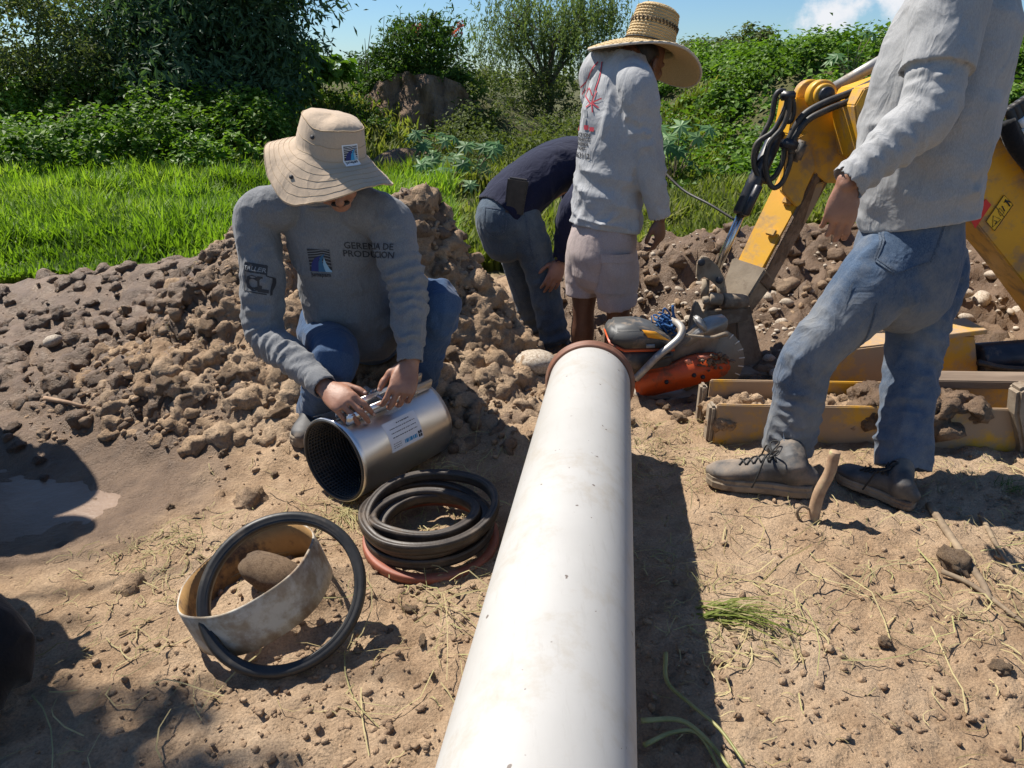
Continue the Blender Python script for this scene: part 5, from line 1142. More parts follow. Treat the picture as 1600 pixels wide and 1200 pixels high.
    for r, z in ((.109, .083), (.114, .065), (.119, .04), (.122, .02), (.124, .0)): rows.append(ring(r * (1 + .006 * math.sin(z * 90)), z, .002))
    crown_n = len(rows)
    for k in range(1, 13): t = k / 12; rows.append(ring(.125 + .105 * t ** .92, -.004 - .078 * t ** 1.15 + .0006 * (k % 2), .036 * t, .5))
    rows.append(ring(.2315, -.0835, .036, .5))
    out = np.array(rows); inn = out[::-1] * [.985, .985, 1] - [0, 0, .0032]; allr = np.concatenate([out, inn]); m = len(allr); V = allr.reshape(-1, 3); F = []
    for i in range(m - 1):
        for j in range(n): q = (j + 1) % n; F.append((i * n + j, i * n + q, i * n + n + q, i * n + n + j))
    F += [tuple(range(n))[::-1], tuple((m - 1) * n + j for j in range(n))]
    V = V + (fbm(V * 14, 3, 4)[:, None] - .5) * .022 * (np.linalg.norm(V[:, :2], axis=1) > .03)[:, None] * nrm((0.1, .2, 1.))
    Vw = xf(HF, (V, F))[0]; hat = put('sun_hat', (Vw, F), MT['hat'], root); hb = bvh_of(hat.data)
    sh = [wire(Vw[k * n:(k + 1) * n] + hz * w_, w_, 5, True) for k, w_ in ((4, .0018), (7, .0010), (9, .0009), (11, .0006), (13, .0006), (15, .0006), (17, .0006), (19, .0006), (21, .0010))]
    put('stitching', join(*sh), simple('hat_thread', (.40, .30, .19), None, rough=.9), hat)
    eyes = []
    for px, py in ((489, 215), (456, 277)):
        d = ray(px, py); h = hb.ray_cast(Vector((0, 0, CAM_H)), Vector(nrm(d)), 5)
        if h[0] is not None: eyes.append(np.array(h[0]))
    for p in eyes: put('eyelet', cyl(p + [0, .003, 0], p - [.002, .004, -.002], .0065, 14), MT['ink'], hat)
    h = hb.ray_cast(Vector((0, 0, CAM_H)), Vector(nrm(ray(548, 240))), 5)
    if h[0] is not None:
        nn = np.array(h[1]); nn = nn if nn @ ray(548, 240) < 0 else -nn; uu = nrm(hz - nn * (hz @ nn)); rr = np.cross(uu, nn); logo(np.array(h[0]), .046, rr, uu, hat, hb, True, True)
    # neck flap
    V, F = grid2(0, 1, 0, 1, 14, 8); P = []
    for u, v in V:
        a_ = R(118 + 120 * u); r = .128 + .05 * v + .006 * math.sin(u * 14); P.append(HF[:3, :3] @ np.array([math.cos(a_) * r * .98, math.sin(a_) * r, -.02 - .095 * v]) + HF[:3, 3])
    P = np.array(P); put('neck_flap', (np.vstack([P, P + [0, 0, .003]]), F + [tuple(q + len(P) for q in f[::-1]) for f in F]), MT['hat'], hat)
    return root
squatting_man()

# ============================================================ man in the straw hat, seen from behind
def straw_man():
    fw = nrm((.80, .60, 0)); rt = np.array([fw[1], -fw[0], 0])         # his right points to the camera side
    hip = at(942, 372, 3.50); nk = at(982, 92, 3.52); hup = nrm(np.array([0, 0, 1.]) + fw * .36); hd = at(1013, 77, 3.60) - hup * .055; up = nrm(nk - hip)
    shR = at(996, 140, 3.36); shL = nk - rt * .18 - up * .06; elR = at(1012, 245, 3.34); wrR = at(1031, 342, 3.33)
    elL = shL - up * .28 + fw * .05; wrL = elL + fw * .14 - up * .2
    hipR = hip + rt * .10 - up * .06; hipL = hip - rt * .10 - up * .06; knL = at(912, 478, 3.56); knR = at(966, 492, 3.44); anL = knL + [.0, .02, -.41]; anR = knR + [.0, .02, -.41]
    print_len('B arm', shR, elR, wrR); print_len('B leg', hipR, knR, anR); print_len('B torso', hip, nk, hd); print('B an', anL, anR, gh(*anL[:2]), gh(*anR[:2]))
    root = empty('person', (hip[0], hip[1], anL[2] - .08), label='man in woven straw hat and pink cargo shorts standing with his back turned', category='person')
    tc = lambda t, f=0.: hip + (nk - hip) * t + fw * f
    hs, HM = head_shells(hd, nrm(fw + np.array([0, 0, -.36])), hup); skin = hs + [neck_shell(nk - up * .05, hd - fw * .02)]
    skin.append(loft([(tc(-.05), .12, .09), (tc(.5), .12, .09), (tc(.85), .14, .08), (tc(1.), .06, .06)], rt, 20, 4))
    h1, t1 = hand_shells(wrR, nrm(at(1031, 378, 3.34) - wrR), nrm(rt * 1. + fw * .2), -1, [(.5, .6, .4), (.6, .7, .4), (.7, .7, .4), (.75, .7, .4)], (.5, .3, .4), .04, 1.0, (.75, .5, -.35)); skin += h1
    h2, t2 = hand_shells(wrL, nrm(fw * .5 - up), nrm(-rt), 1, [(.4, .5, .4)] * 4); skin += h2
    for s, e_, w in ((shR, elR, wrR), (shL, elL, wrL)): skin.append(limb([mid(s, nk, .3), s, e_, w], [.05, .045, .04, .027], fw, n=14, sub=4))
    for h_, k_, a_ in ((hipR, knR, anR), (hipL, knL, anL)):
        skin.append(limb([hip, h_, mid(h_, k_, .6), k_, mid(k_, a_, .16), mid(k_, a_, .38), mid(k_, a_, .75), a_], [.07, .085, .075, (.056, .060), (.056, .058), (.060, .064), .042, .036], rt, n=18, sub=5))
    me = remesh(skin, .005, 2, .5, .25); link('body', me, MT['skin_dark'], root); hair_cap(HM, root)
    sh = [loft([(tc(.07), .195, .15), (tc(.13), .193, .147), (tc(.22, -.01), .188, .142), (tc(.4, -.02), .19, .135), (tc(.65, -.025), .20, .13), (tc(.83, -.02), .19, .115), (tc(.95, -.01), .13, .092), (tc(1.03), .07, .07)], rt, 44, 9, disp=addf(folds(.018, 9, 2, 31, [.0, .1, .2], .12), folds(.015, 1.2, 8, 33), folds(.01, 3, -4, 35)), cap0='hollow', cap1='hollow')]
    for s, e_, w, sd in ((shR, elR, wrR, 41), (shL, elL, wrL, 47)):
        L1 = np.linalg.norm(s - e_); sh.append(limb([mid(s, nk, .42), s + nrm(s - nk) * .01, mid(s, e_), e_, mid(e_, w, .5), w - nrm(w - e_) * .03, w], [(.085, .085), (.088, .09), (.078, .08), (.070, .072), (.062, .062), (.05, .05), (.043, .043)], fw, n=34, sub=9, disp=addf(folds(.013, 15, 2, sd, [L1 - .02, L1 + .1, L1 + .2], .10), folds(.011, 2, 4, sd + 3)), cap1='hollow'))
    me = remesh(sh, .0058, 1, .5, .4); bump_mesh(me, .004, 8, 15); shirt = link('shirt', me, MT['shirt_b'], root); bv = bvh_of(me)
    nb = nrm(-fw * .62 + rt * .40 * 1.0); rr = nrm(np.cross((0, 0, 1), nb)); o = at(908, 150, 3.4)
    def P(nm, fig, m, lf=.003): put(nm, drape(fig[0], fig[1], o, rr, (0, 0, 1), bv, lf), m, shirt)
    P('back_figure', join2(*[strip2(q, .018, 5) for q in ([(-.03, .02), (-.02, .07), (-.005, .12)], [(.02, -.02), (.03, .05), (.045, .11)], [(.0, -.06), (.005, -.09)], [(-.06, -.10), (-.055, -.14)], [(.0, -.095), (.0, -.13)])]), MT['ink_grey'])
    P('back_outline', join2(*[strip2(q, .006, 6) for q in ([(-.07, .03), (-.03, .06), (.0, .11), (.03, .14)], [(.05, .14), (.055, .08), (.04, .02)], [(-.03, -.01), (.0, .03), (.03, .0)], [(-.02, .0), (.02, -.03)], [(.03, -.03), (.08, -.01)], [(.03, -.03), (.07, -.05)], [(.03, -.03), (.05, .02)], [(.03, -.03), (.04, -.07)], [(.03, -.03), (.0, -.05)], [(-.06, .0), (-.02, .05)])]), MT['ink_red'], .004)
    P('back_emblem', join2(poly2([(.0, -.145), (.025, -.145), (.025, -.125), (.0, -.125)], 1), poly2([(.03, -.15), (.055, -.15), (.055, -.132), (.03, -.132)], 1), poly2([(-.06, -.155), (-.045, -.155), (-.045, -.135), (-.06, -.135)], 1)), MT['ink_red'], .004)
    P('back_lettering', join2(*[move2(text2(s, z, 'CENTER', .0005), -.01, y) for s, z, y in (('A.CE ION', .022, -.175), ('ETIRANTE', .022, -.195), ('ANEWA', .022, -.215), ('PORT', .02, -.235), ('663112', .034, -.27))]), MT['ink'])
    st = [loft([(hip + up * .02, .185, .14), (hip - up * .08, .19, .15), (hip - up * .15, .165, .13)], rt, 36, 5)]
    for h_, k_, sd in ((hipR, knR, 51), (hipL, knL, 56)):
        d = nrm(k_ - h_); en = k_ + d * (-.05 if sd == 51 else -.06); st.append(limb([mid(hip, h_, .5), h_ + d * .05, mid(h_, k_, .55), en - d * .08, en], [(.10, .12), (.098, .12), (.092, .112), (.088, .108), (.088, .108)], rt, n=36, sub=8, disp=addf(folds(.012, 5, 3, sd), folds(.011, 2, -5, sd + 2)), cap1='hollow'))
    me = remesh(st, .0065, 1, .5, .5); bump_mesh(me, .005, 9, 19); shorts = link('shorts', me, MT['shorts'], root); bv = bvh_of(me)
    po = at(982, 435, 3.2); pr = nrm((.9, .25, 0)); fig = grid2(-.07, .07, -.11, .07, 8, 10)
    put('cargo_pocket', drape([(x, y, .012 * min(1, 6 * min(.075 - abs(x), .5) / .075)) for x, y in fig[0]], fig[1], po, pr, (0, 0, 1), bv, .002), MT['shorts'], shorts)
    put('pocket_flap', drape(*[[(x, y, .018) for x, y in grid2(-.075, .075, .045, .085, 8, 3)[0]], grid2(-.075, .075, .045, .085, 8, 3)[1]], po, pr, (0, 0, 1), bv, .003), MT['shorts'], shorts)
    for a_ in (anR, anL):
        hl = np.array([a_[0], a_[1], a_[2] - .085]) - fw * .08; boot('boot', hl, hl + fw * .28, (0, 0, 1), root, laces=False, shaft=a_ + [0, 0, .02])
    # straw hat
    hz = hup; bc_ = hd + hup * .06 + fw * .0; HF = frame(bc_, nrm((.87, .45, -.3)), hz); n = 110; th = np.arange(n) * 2 * math.pi / n; el = 1 + .07 * np.cos(2 * th); rows = []
    def ring(r, z, dz=0.): return np.stack([np.cos(th) * r * el, np.sin(th) * r * el, z + dz * (np.cos(2 * th) * -1.) + 0 * th], 1)
    for r, z in ((.01, .178), (.05, .177), (.080, .170), (.092, .156), (.096, .135), (.102, .09), (.107, .045), (.112, .0)): rows.append(ring(r, z))
    for k in range(1, 15): t = k / 14; rows.append(ring(.114 + .14 * t, -.006 - .045 * t ** 1.3 + .0016 * (k % 2), .035 * t ** 1.5))
    out = np.array(rows); inn = out[::-1] * [.985, .985, 1] - [0, 0, .004]; al = np.concatenate([out, inn]); m = len(al); V = al.reshape(-1, 3); F = []
    for i in range(m - 1):
        for j in range(n): q = (j + 1) % n; F.append((i * n + j, i * n + q, i * n + n + q, i * n + n + j))
    F += [tuple(range(n))[::-1], tuple((m - 1) * n + j for j in range(n))]
    hat = put('straw_hat', xf(HF, (V, F)), MT['straw'], root)
    br = []                                                       # braided rows
    for r, z, dz in [(.0925 + .0015 * i, .154 - .0128 * i, 0) for i in range(12)] + [(.116 + .14 * t, -.005 - .045 * t ** 1.3, .035 * t ** 1.5) for t in np.linspace(0.03, .98, 15)]:
        b_ = ring(r + .001, z + .001, dz); b_[:, 2] += .0016 * np.sin(th * 40 + r * 300); b_[:, :2] *= (1 + .010 * np.sin(th * 40 + 1 + r * 300))[:, None]; br.append(wire(xf(HF, (b_, []))[0], .0042, 5, True))
    put('braid', join(*br), MT['straw'], hat)
    gp_ = []
    for j in range(34):
        t = j / 34 * 2 * math.pi; e1 = 1 + .07 * math.cos(2 * t); p = HF[:3, :3] @ np.array([math.cos(t) * .1045 * e1, math.sin(t) * .1045 * e1, .096]) + HF[:3, 3]; u = nrm(HF[:3, :3] @ np.array([math.cos(t), math.sin(t), 0])); gp_.append(xf(frame(p, nrm(hz + np.cross(u, hz) * .5), u), box(.022, .006, .008, bev=0)))
    put('vent_gaps', join(*gp_), MT['straw_dark'], hat); hat.children[-1]['kind'] = 'stuff'
    put('brim_edging', wire(xf(HF, (ring(.2555, -.052, .035), []))[0], .0058, 6, True), MT['straw_trim'], hat)
    put('hat_cord', wire(xf(HF, (ring(.116, .014), []))[0], .0035, 5, True), MT['cord'], hat)
straw_man()

# ============================================================ man in navy bending down
def bent_man():
    fw = nrm((.86, .50, 0)); rt = np.array([fw[1], -fw[0], 0]); hip = at(800, 322, 4.0); mb = at(862, 262, 4.1); nk = hip + fw * .54 + np.array([0, 0, .24]); hd = nk + fw * .12 + np.array([0, 0, -.09])
    hR = hip + rt * .085; hL = hip - rt * .085; anR = at(868, 536, 3.86); anL = at(838, 512, 4.12); knR = at(845, 425, 3.92); knL = at(812, 420, 4.1)
    shR = nk + rt * .19 - fw * .06 - np.array([0, 0, .03]); shL = nk - rt * .19 - fw * .06; wrR = at(876, 408, 3.84); elR = at(890, 330, 3.82); elL = shL + fw * .05 - np.array([0, 0, .27]); wrL = elL - np.array([0, 0, .22])
    print_len('C leg', hR, knR, anR); print_len('C arm', shR, elR, wrR); print('C an', anR, anL, gh(*anR[:2]), gh(*anL[:2]))
    root = empty('person', (anR[0], anR[1], anR[2] - .08), label='man in navy top and faded jeans bent forward with a hand on his knee', category='person')
    dn = np.array([0, 0, -1.]); ax = nrm(nk - hip); nb = np.cross(rt, ax); nb = nb if nb[2] > 0 else -nb; tc = lambda t, f=0.: hip + (nk - hip) * t + nb * f
    hs, HM = head_shells(hd, nrm(fw * .3 + dn), nrm(fw)); skin = hs + [neck_shell(nk - ax * .05, hd)]
    skin.append(loft([(tc(-.05), .11, .09), (tc(.5), .12, .09), (tc(.9), .13, .08), (tc(1.02), .06, .06)], rt, 20, 4))
    h1, _ = hand_shells(wrR, nrm(at(864, 440, 3.78) - wrR), nrm((.25, -.8, .5)), -1, [(.35, .5, .35), (.4, .5, .35), (.45, .55, .35), (.5, .55, .35)], (.5, .2, .3), .05, 1.05); skin += h1
    h2, _ = hand_shells(wrL, dn, nrm(fw), 1, [(.3, .4, .3)] * 4); skin += h2
    for s, e_, w in ((shR, elR, wrR), (shL, elL, wrL)): skin.append(limb([mid(s, nk, .3), s, e_, w], [.05, .045, .04, .027], ax, n=14, sub=4))
    for h_, k_, a_ in ((hR, knR, anR), (hL, knL, anL)): skin.append(limb([hip, h_, k_, a_], [.07, .07, .05, .04], rt, n=14, sub=4))
    link('body', remesh(skin, .0052, 2, .5, .22), MT['skin'], root); hair_cap(HM, root)
    sh = [loft([(tc(-.16, .0), .175, .13), (tc(-.02, .02), .185, .145), (tc(.2, .05), .185, .145), (tc(.45, .065), .19, .14), (tc(.7, .055), .195, .13), (tc(.88, .02), .17, .11), (tc(1.0), .08, .075)], rt, 36, 7, disp=folds(.012, 4, 2, 61), cap0='hollow', cap1='hollow')]
    for s, e_, w, sd in ((shR, elR, wrR, 63), (shL, elL, wrL, 67)): sh.append(limb([mid(s, nk, .4), s, mid(s, e_), e_, mid(e_, w), w], [.085, .088, .075, .066, .058, .045], ax, n=30, sub=7, disp=folds(.01, 10, 1, sd), cap1='hollow'))
    me = remesh(sh, .008, 3, .5, .5); bump_mesh(me, .004, 8, 25); link('shirt', me, MT['navy'], root)
    jn = [loft([(hip + ax * .06 + np.array([0, 0, .02]), .17, .12), (hip - ax * .06 + dn * .03, .18, .145), (hip - ax * .05 + dn * .16, .15, .13)], rt, 32, 6)]
    for h_, k_, a_, sd in ((hR, knR, anR, 71), (hL, knL, anL, 77)):
        L1 = np.linalg.norm(h_ - k_); jn.append(limb([mid(hip, h_, .5) + dn * .03, h_ + dn * .07, mid(h_, k_, .6), k_, mid(k_, a_, .5), a_ - nrm(a_ - k_) * .04, a_ + nrm(a_ - k_) * .03], [(.12, .125), (.118, .125), (.102, .105), (.09, .092), (.084, .086), (.085, .085), (.088, .088)], rt, n=36, sub=8, disp=addf(folds(.010, 9, 1, sd), folds(.02, 16, 0, sd + 3, [L1 + .38, L1 + .5], .09)), cap1='hollow'))
    me = remesh(jn, .0075, 2, .5, .5); bump_mesh(me, .005, 9, 29); jeans = link('jeans', me, MT['denim_c'], root); bv = bvh_of(me)
    po = at(772, 345, 3.8); pr = nrm((.95, -.3, 0))
    put('back_pocket', drape(*join2(strip2([(-.07, .06), (.06, .06)], .006), strip2([(-.07, .06), (-.065, -.05), (-.01, -.085)], .005), strip2([(.06, .06), (.055, -.05), (-.01, -.085)], .005)), po, pr, (0.1, 0, 1), bv, .003), MT['seam'], jeans)
    put('side_seam', drape(*strip2([(.07, .0), (.11, -.2), (.17, -.4), (.22, -.6)], .006, 12), at(800, 340, 3.7), (1, 0, 0), (0, 0, 1), bv, .003), MT['seam'], jeans)
    pc = at(806, 308, 3.83); put('phone_pouch', xf(frame(pc, nrm((.96, -.05, -.14)), nrm((.14, .0, .96))), join(box(.105, .045, .185, bev=.010), box(.109, .050, .085, (0, 0, .055), bev=.010))), simple('pouch_leather', (.018, .013, .010), (.035, .027, .022), 30, .5, 90, .3, .002), None, False, label='dark leather phone pouch hanging on the bent man\'s belt', category='pouch')
    for a_ in (anR, anL):
        hl = np.array([a_[0], a_[1], a_[2] - .10]) - fw * .08; boot('boot', hl, hl + fw * .29, (0, 0, 1), root, laces=False, shaft=a_ + [0, 0, .0])
bent_man()

# ============================================================ tall man striding on the right
def tall_man():
    fw = nrm((-.93, .36, 0)); lf = np.array([-fw[1], fw[0], 0]); lf = lf if lf[1] < 0 else -lf   # his left faces the camera
    hip = at(1418, 392, 2.34); nk = at(1512, -70, 2.42); hd = nk + fw * .05 + np.array([0, 0, .15]); up = nrm(nk - hip)
    hL = at(1392, 420, 2.26); hR = at(1450, 420, 2.44); knL = at(1262, 560, 2.24); anL = at(1232, 690, 2.25); knR = at(1424, 570, 2.30); anR = at(1410, 716, 2.14)
    shL = at(1492, -20, 2.22); shR = nk - lf * .2 - up * .05; elL = at(1448, 178, 2.12); wrL = at(1322, 288, 2.08); elR = shR - up * .28 - fw * .06; wrR = elR - up * .2 + fw * .12
    print_len('D leg', hL, knL, anL); print_len('D legR', hR, knR, anR); print_len('D arm', shL, elL, wrL); print_len('D torso', hip, nk); print('D an', anL, anR, gh(*anL[:2]), gh(*anR[:2]))
    root = empty('person', (hip[0], hip[1], 0), label='striding man in dusty light grey shirt, worn jeans and work boots, head out of view', category='person')
    tc = lambda t, f=0.: hip + (nk - hip) * t + fw * f
    hs, HM = head_shells(hd, nrm(fw + np.array([0, 0, -.35])), (0, 0, 1)); skin = hs + [neck_shell(nk - up * .05, hd)]
    skin.append(loft([(tc(-.05), .11, .09), (tc(.5), .12, .09), (tc(.85), .14, .08), (tc(1.), .06, .06)], lf, 20, 4))
    h1, t1 = hand_shells(wrL, nrm(at(1302, 372, 2.08) - wrL), nrm((-.25, -.95, .25)), 1, [(.28, .55, .4), (.34, .6, .4), (.42, .65, .4), (.5, .65, .4)], (.8, .25, .2), .02, 1.0, (.9, .36, -.2)); skin += h1
    h2, _ = hand_shells(wrR, -up, -lf, -1, [(.4, .5, .4)] * 4); skin += h2
    for s, e_, w in ((shL, elL, wrL), (shR, elR, wrR)): skin.append(limb([mid(s, nk, .3), s, e_, w], [.05, .045, .04, .027], fw, n=14, sub=4))
    for h_, k_, a_ in ((hL, knL, anL), (hR, knR, anR)): skin.append(limb([hip, h_, k_, a_], [.07, .07, .05, .04], lf, n=14, sub=4))
    me = remesh(skin, .0038, 1, .5, .2); bump_mesh(me, .001, 60, 4); link('body', me, MT['skin'], root); hair_cap(HM, root)
    sh = [loft([(tc(.10, -.01), .185, .175), (tc(.16, .0), .19, .185), (tc(.3, .015), .195, .195), (tc(.55, .015), .205, .195), (tc(.78, .0), .205, .175), (tc(.92), .17, .12), (tc(1.03), .08, .078)], lf, 48, 10, disp=addf(folds(.012, 2, 5, 81), folds(.010, 3, -4, 85), folds(.009, 8, 2, 87)), cap0='hollow', cap1='hollow')]
    for s, e_, w, sd in ((shL, elL, wrL, 91), (shR, elR, wrR, 97)):
        L1 = np.linalg.norm(s - e_); dv = nrm(w - e_); sh.append(limb([mid(s, nk, .42), s, mid(s, e_, .55), e_, mid(e_, w, .3), mid(e_, w, .6), w - dv * .07, w - dv * .02, w], [(.085, .09), (.088, .092), (.080, .082), (.078, .080), (.072, .074), (.060, .062), (.055, .055), (.053, .053), (.051, .051)], fw, n=40, sub=9, disp=addf(folds(.010, 20, 1, sd, [L1 + .03, L1 + .24, L1 + .36], .08, 1.3), folds(.005, 6, 3, sd + 3)), cap1='hollow'))
        en = mid(s, e_, .66); d1 = nrm(e_ - s); sh.append(limb([mid(s, nk, .3), s + d1 * .01, mid(s, e_, .35), en - d1 * .02, en], [(.095, .10), (.098, .102), (.095, .098), (.095, .097), (.095, .097)], fw, n=40, sub=8, disp=folds(.009, 6, 2, sd + 7), cap1='hollow'))
    me = remesh(sh, .0052, 1, .5, .4); bump_mesh(me, .004, 7, 35); link('shirt', me, MT['shirt_d'], root)
    jn = [loft([(tc(.12), .165, .145), (tc(.0), .185, .165), (tc(-.14, -.01), .165, .155)], lf, 40, 7)]
    for h_, k_, a_, sd in ((hL, knL, anL, 101), (hR, knR, anR, 107)):
        L1 = np.linalg.norm(h_ - k_); d2 = nrm(a_ - k_); jn.append(limb([mid(hip, h_, .55), h_ + nrm(k_ - h_) * .03, mid(h_, k_, .55), k_, mid(k_, a_, .45), a_ - d2 * .05, a_ + d2 * .035], [(.112, .135), (.108, .13), (.095, .102), (.085, .09), (.081, .086), (.084, .09), (.081, .086)], lf, n=44, sub=9, disp=addf(folds(.013, 13, 2, sd, [.06, L1 - .04, L1 + .08], .10), folds(.014, 22, 0, sd + 3, [L1 + .24, L1 + .34], .07), folds(.009, 3, -3, sd + 5), folds(.008, 1.5, 6, sd + 8)), cap1='hollow'))
    me = remesh(jn, .0056, 1, .5, .4); bump_mesh(me, .003, 8, 39); jeans = link('jeans', me, MT['denim_d'], root); bv = bvh_of(me)
    pr = nrm((.96, -.1, -.05)); pu = nrm((.18, 0, 1)); po = at(1442, 392, 2.1)
    fig = poly2([(-.095, -.055), (-.06, .065), (.085, .07), (.06, -.04), (-.04, -.085)], 4)
    put('back_pocket', drape([(x, y) for x, y in fig[0]], fig[1], po, pr, pu, bv, .004), MT['denim_d'], jeans)
    put('pocket_seam', drape(*join2(*[strip2(q, .0045, 8) for q in ([(-.06, .065), (-.095, -.055)], [(-.095, -.055), (-.04, -.085)], [(-.04, -.085), (.06, -.04)], [(.06, -.04), (.085, .07)], [(-.055, .058), (-.088, -.05)], [(-.088, -.05), (-.038, -.078)])]), po, pr, pu, bv, .0065), MT['seam'], jeans)
    put('side_seam', drape(*strip2([(0, 0), (-.06, -.2), (-.13, -.4), (-.18, -.62), (-.19, -.78)], .006, 14), at(1335, 372, 2.0), (1, 0, 0), (0, 0, 1), bv, .003), MT['seam'], jeans)
    put('rear_seam', drape(*strip2([(0, 0), (.0, -.2), (.01, -.42)], .006, 10), at(1382, 480, 2.1), (1, 0, 0), (0, 0, 1), bv, .003), MT['seam'], jeans)
    g = at(1100, 752, 2.16)
    hl = on_ground(1266, 776, .012); to = on_ground(1104, 756, .014); boot('boot', hl, to, (0, 0, 1), root, shaft=anL + [0, 0, .0], laces=True)
    hl = on_ground(1424, 800, .012); to = on_ground(1306, 752, .016); boot('boot', hl, to, (0, -.1, 1), root, shaft=anR, laces=True)
tall_man()
# ============================================================ bystanders at the left edge
def bystanders():
    # black trousered knee reaching in
    root = empty('person', (-1.75, 1.45, 0), label='person in black clothes kneeling, only the dark knee reaching into view', category='person')
    kn = np.array([-1.21, 1.24, .13]); hp = np.array([-1.68, 1.44, .32]); an = np.array([-1.40, 1.02, .07]); nk = np.array([-1.80, 1.62, .95]); hd = nk + [.06, -.05, .16]
    hs, HM = head_shells(hd, nrm((.8, -.5, -.4)), (0, 0, 1)); lat = nrm((.4, .9, 0)); hp2 = hp + lat * .2; kn2 = np.array([-1.72, 1.62, .13]); an2 = np.array([-2.0, 1.85, .08])
    skin = hs + [neck_shell(nk - [0, 0, .05], hd), loft([(hp + lat * .1, .12, .09), (mid(hp + lat * .1, nk), .12, .09), (nk, .06, .06)], lat, 18, 4)]
    sL = nk + lat * .18 - [0, 0, .07]; sR = nk - lat * .18 - [0, 0, .07]; wr = []
    sl = []
    for s in (sL, sR):
        e_ = s + [.10, -.03, -.25]; w = e_ + [.10, -.06, -.05]; h1, _ = hand_shells(w, nrm((.8, -.5, -.2)), (0, 0, 1), 1, [(.3, .4, .3)] * 4); skin += h1; skin.append(limb([mid(s, nk, .3), s, e_, w], [.05, .045, .04, .027], lat, n=14, sub=4)); sl.append(limb([mid(s, nk, .4), s, e_, w], [.085, .085, .066, .045], lat, n=26, sub=6, cap1='hollow'))
    for h_, k_, a_ in ((hp, kn, an), (hp2, kn2, an2)): skin.append(limb([mid(hp, hp2), h_, k_, a_], [.07, .07, .05, .04], lat, n=14, sub=4))
    link('body', remesh(skin, .0065, 2, .5, .25), MT['skin'], root); hair_cap(HM, root)
    link('shirt', remesh([loft([(hp + lat * .1 - [0, 0, .05], .18, .14), (mid(hp + lat * .1, nk, .5), .185, .14), (mid(hp + lat * .1, nk, .85), .18, .12), (nk, .08, .08)], lat, 30, 6)] + sl, .01, 3, .5, .4), MT['black_cloth'], root)
    link('trousers', remesh([loft([(mid(hp, hp2) - [0, 0, .08], .16, .13), (mid(hp, hp2) + [0, 0, .08], .17, .14)], lat, 28, 4)] + [limb([mid(mid(hp, hp2), h_, .5), h_, mid(h_, k_), k_, mid(k_, a_), a_], [.13, .13, .118, .112, .095, .09], lat, n=34, sub=7, disp=folds(.012, 8, 1, 5), cap1='hollow') for h_, k_, a_ in ((hp, kn, an), (hp2, kn2, an2))], .01, 3, .5, .4), MT['black_cloth'], root)
    for a_ in (an, an2): boot('boot', a_ + [-.1, .03, -.07], a_ + [.18, -.08, -.07], (0, 0, 1), root, laces=False, shaft=a_ + [0, 0, .05])
    # standing onlooker just out of view: his shadow falls on the puddle
    root = empty('person', (-2.52, 2.76, 0), label='standing onlooker in black clothes beside the puddle, shadow falling across the wet mud', category='person')
    b0 = np.array([-2.54, 2.76, gh(-2.54, 2.76)]); hip = b0 + [0, 0, .88]; nk = b0 + [.02, -.02, 1.42]; lat = nrm((.5, .86, 0)); hd = nk + [.03, -.03, .15]; fwv = nrm((.86, -.5, 0))
    hs, HM = head_shells(hd, fwv, (0, 0, 1)); skin = hs + [neck_shell(nk - [0, 0, .05], hd), loft([(hip, .12, .09), (mid(hip, nk), .12, .09), (nk, .06, .06)], lat, 18, 4)]; sl = []; jn = [loft([(hip - [0, 0, .12], .15, .12), (hip + [0, 0, .06], .165, .13)], lat, 28, 4)]; bts = []
    for q in (-1, 1):
        s = nk + lat * .19 * q - [0, 0, .07]; e_ = s + lat * .05 * q - [0, 0, .28]; w = e_ + fwv * .12 - [0, 0, .2]; h1, _ = hand_shells(w, nrm(fwv * .3 - [0, 0, 1]), lat * q, q, [(.3, .4, .3)] * 4); skin += h1
        skin.append(limb([mid(s, nk, .3), s, e_, w], [.05, .045, .04, .027], fwv, n=14, sub=4)); sl.append(limb([mid(s, nk, .4), s, e_, w], [.085, .085, .066, .045], fwv, n=26, sub=6, cap1='hollow'))
        h_ = hip + lat * .09 * q; k_ = h_ + fwv * .02 - [0, 0, .40]; a_ = k_ - [0, 0, .38]; skin.append(limb([hip, h_, k_, a_], [.07, .07, .05, .04], lat, n=14, sub=4)); jn.append(limb([mid(hip, h_, .5), h_, k_, a_ - [0, 0, .03]], [.12, .12, .09, .085], lat, n=30, sub=7, disp=folds(.01, 7, 1, 3), cap1='hollow')); bts.append(a_)
    link('body', remesh(skin, .0065, 2, .5, .25), MT['skin'], root); hair_cap(HM, root); link('shirt', remesh([loft([(hip - [0, 0, .06], .185, .145), (mid(hip, nk, .5), .19, .14), (mid(hip, nk, .85), .185, .12), (nk, .08, .08)], lat, 30, 6)] + sl, .01, 3, .5, .4), MT['black_cloth'], root)
    link('trousers', remesh(jn, .01, 3, .5, .4), MT['denim_a'], root)
    for a_ in bts: p = a_ - fwv * .08; p = np.array([p[0], p[1], a_[2] - .1]); boot('boot', p, p + fwv * .29, (0, 0, 1), root, laces=False, shaft=a_)
    put('cap', xf(frame(hd + [0, 0, .075], fwv, (0, 0, 1)), revolve([(.01, .06), (.06, .05), (.09, .025), (.1, 0), (.155, -.02), (.157, -.024), (.1, -.006)], np.zeros(3), (0, 0, 1), 40, False)), MT['hat'], root)
bystanders()
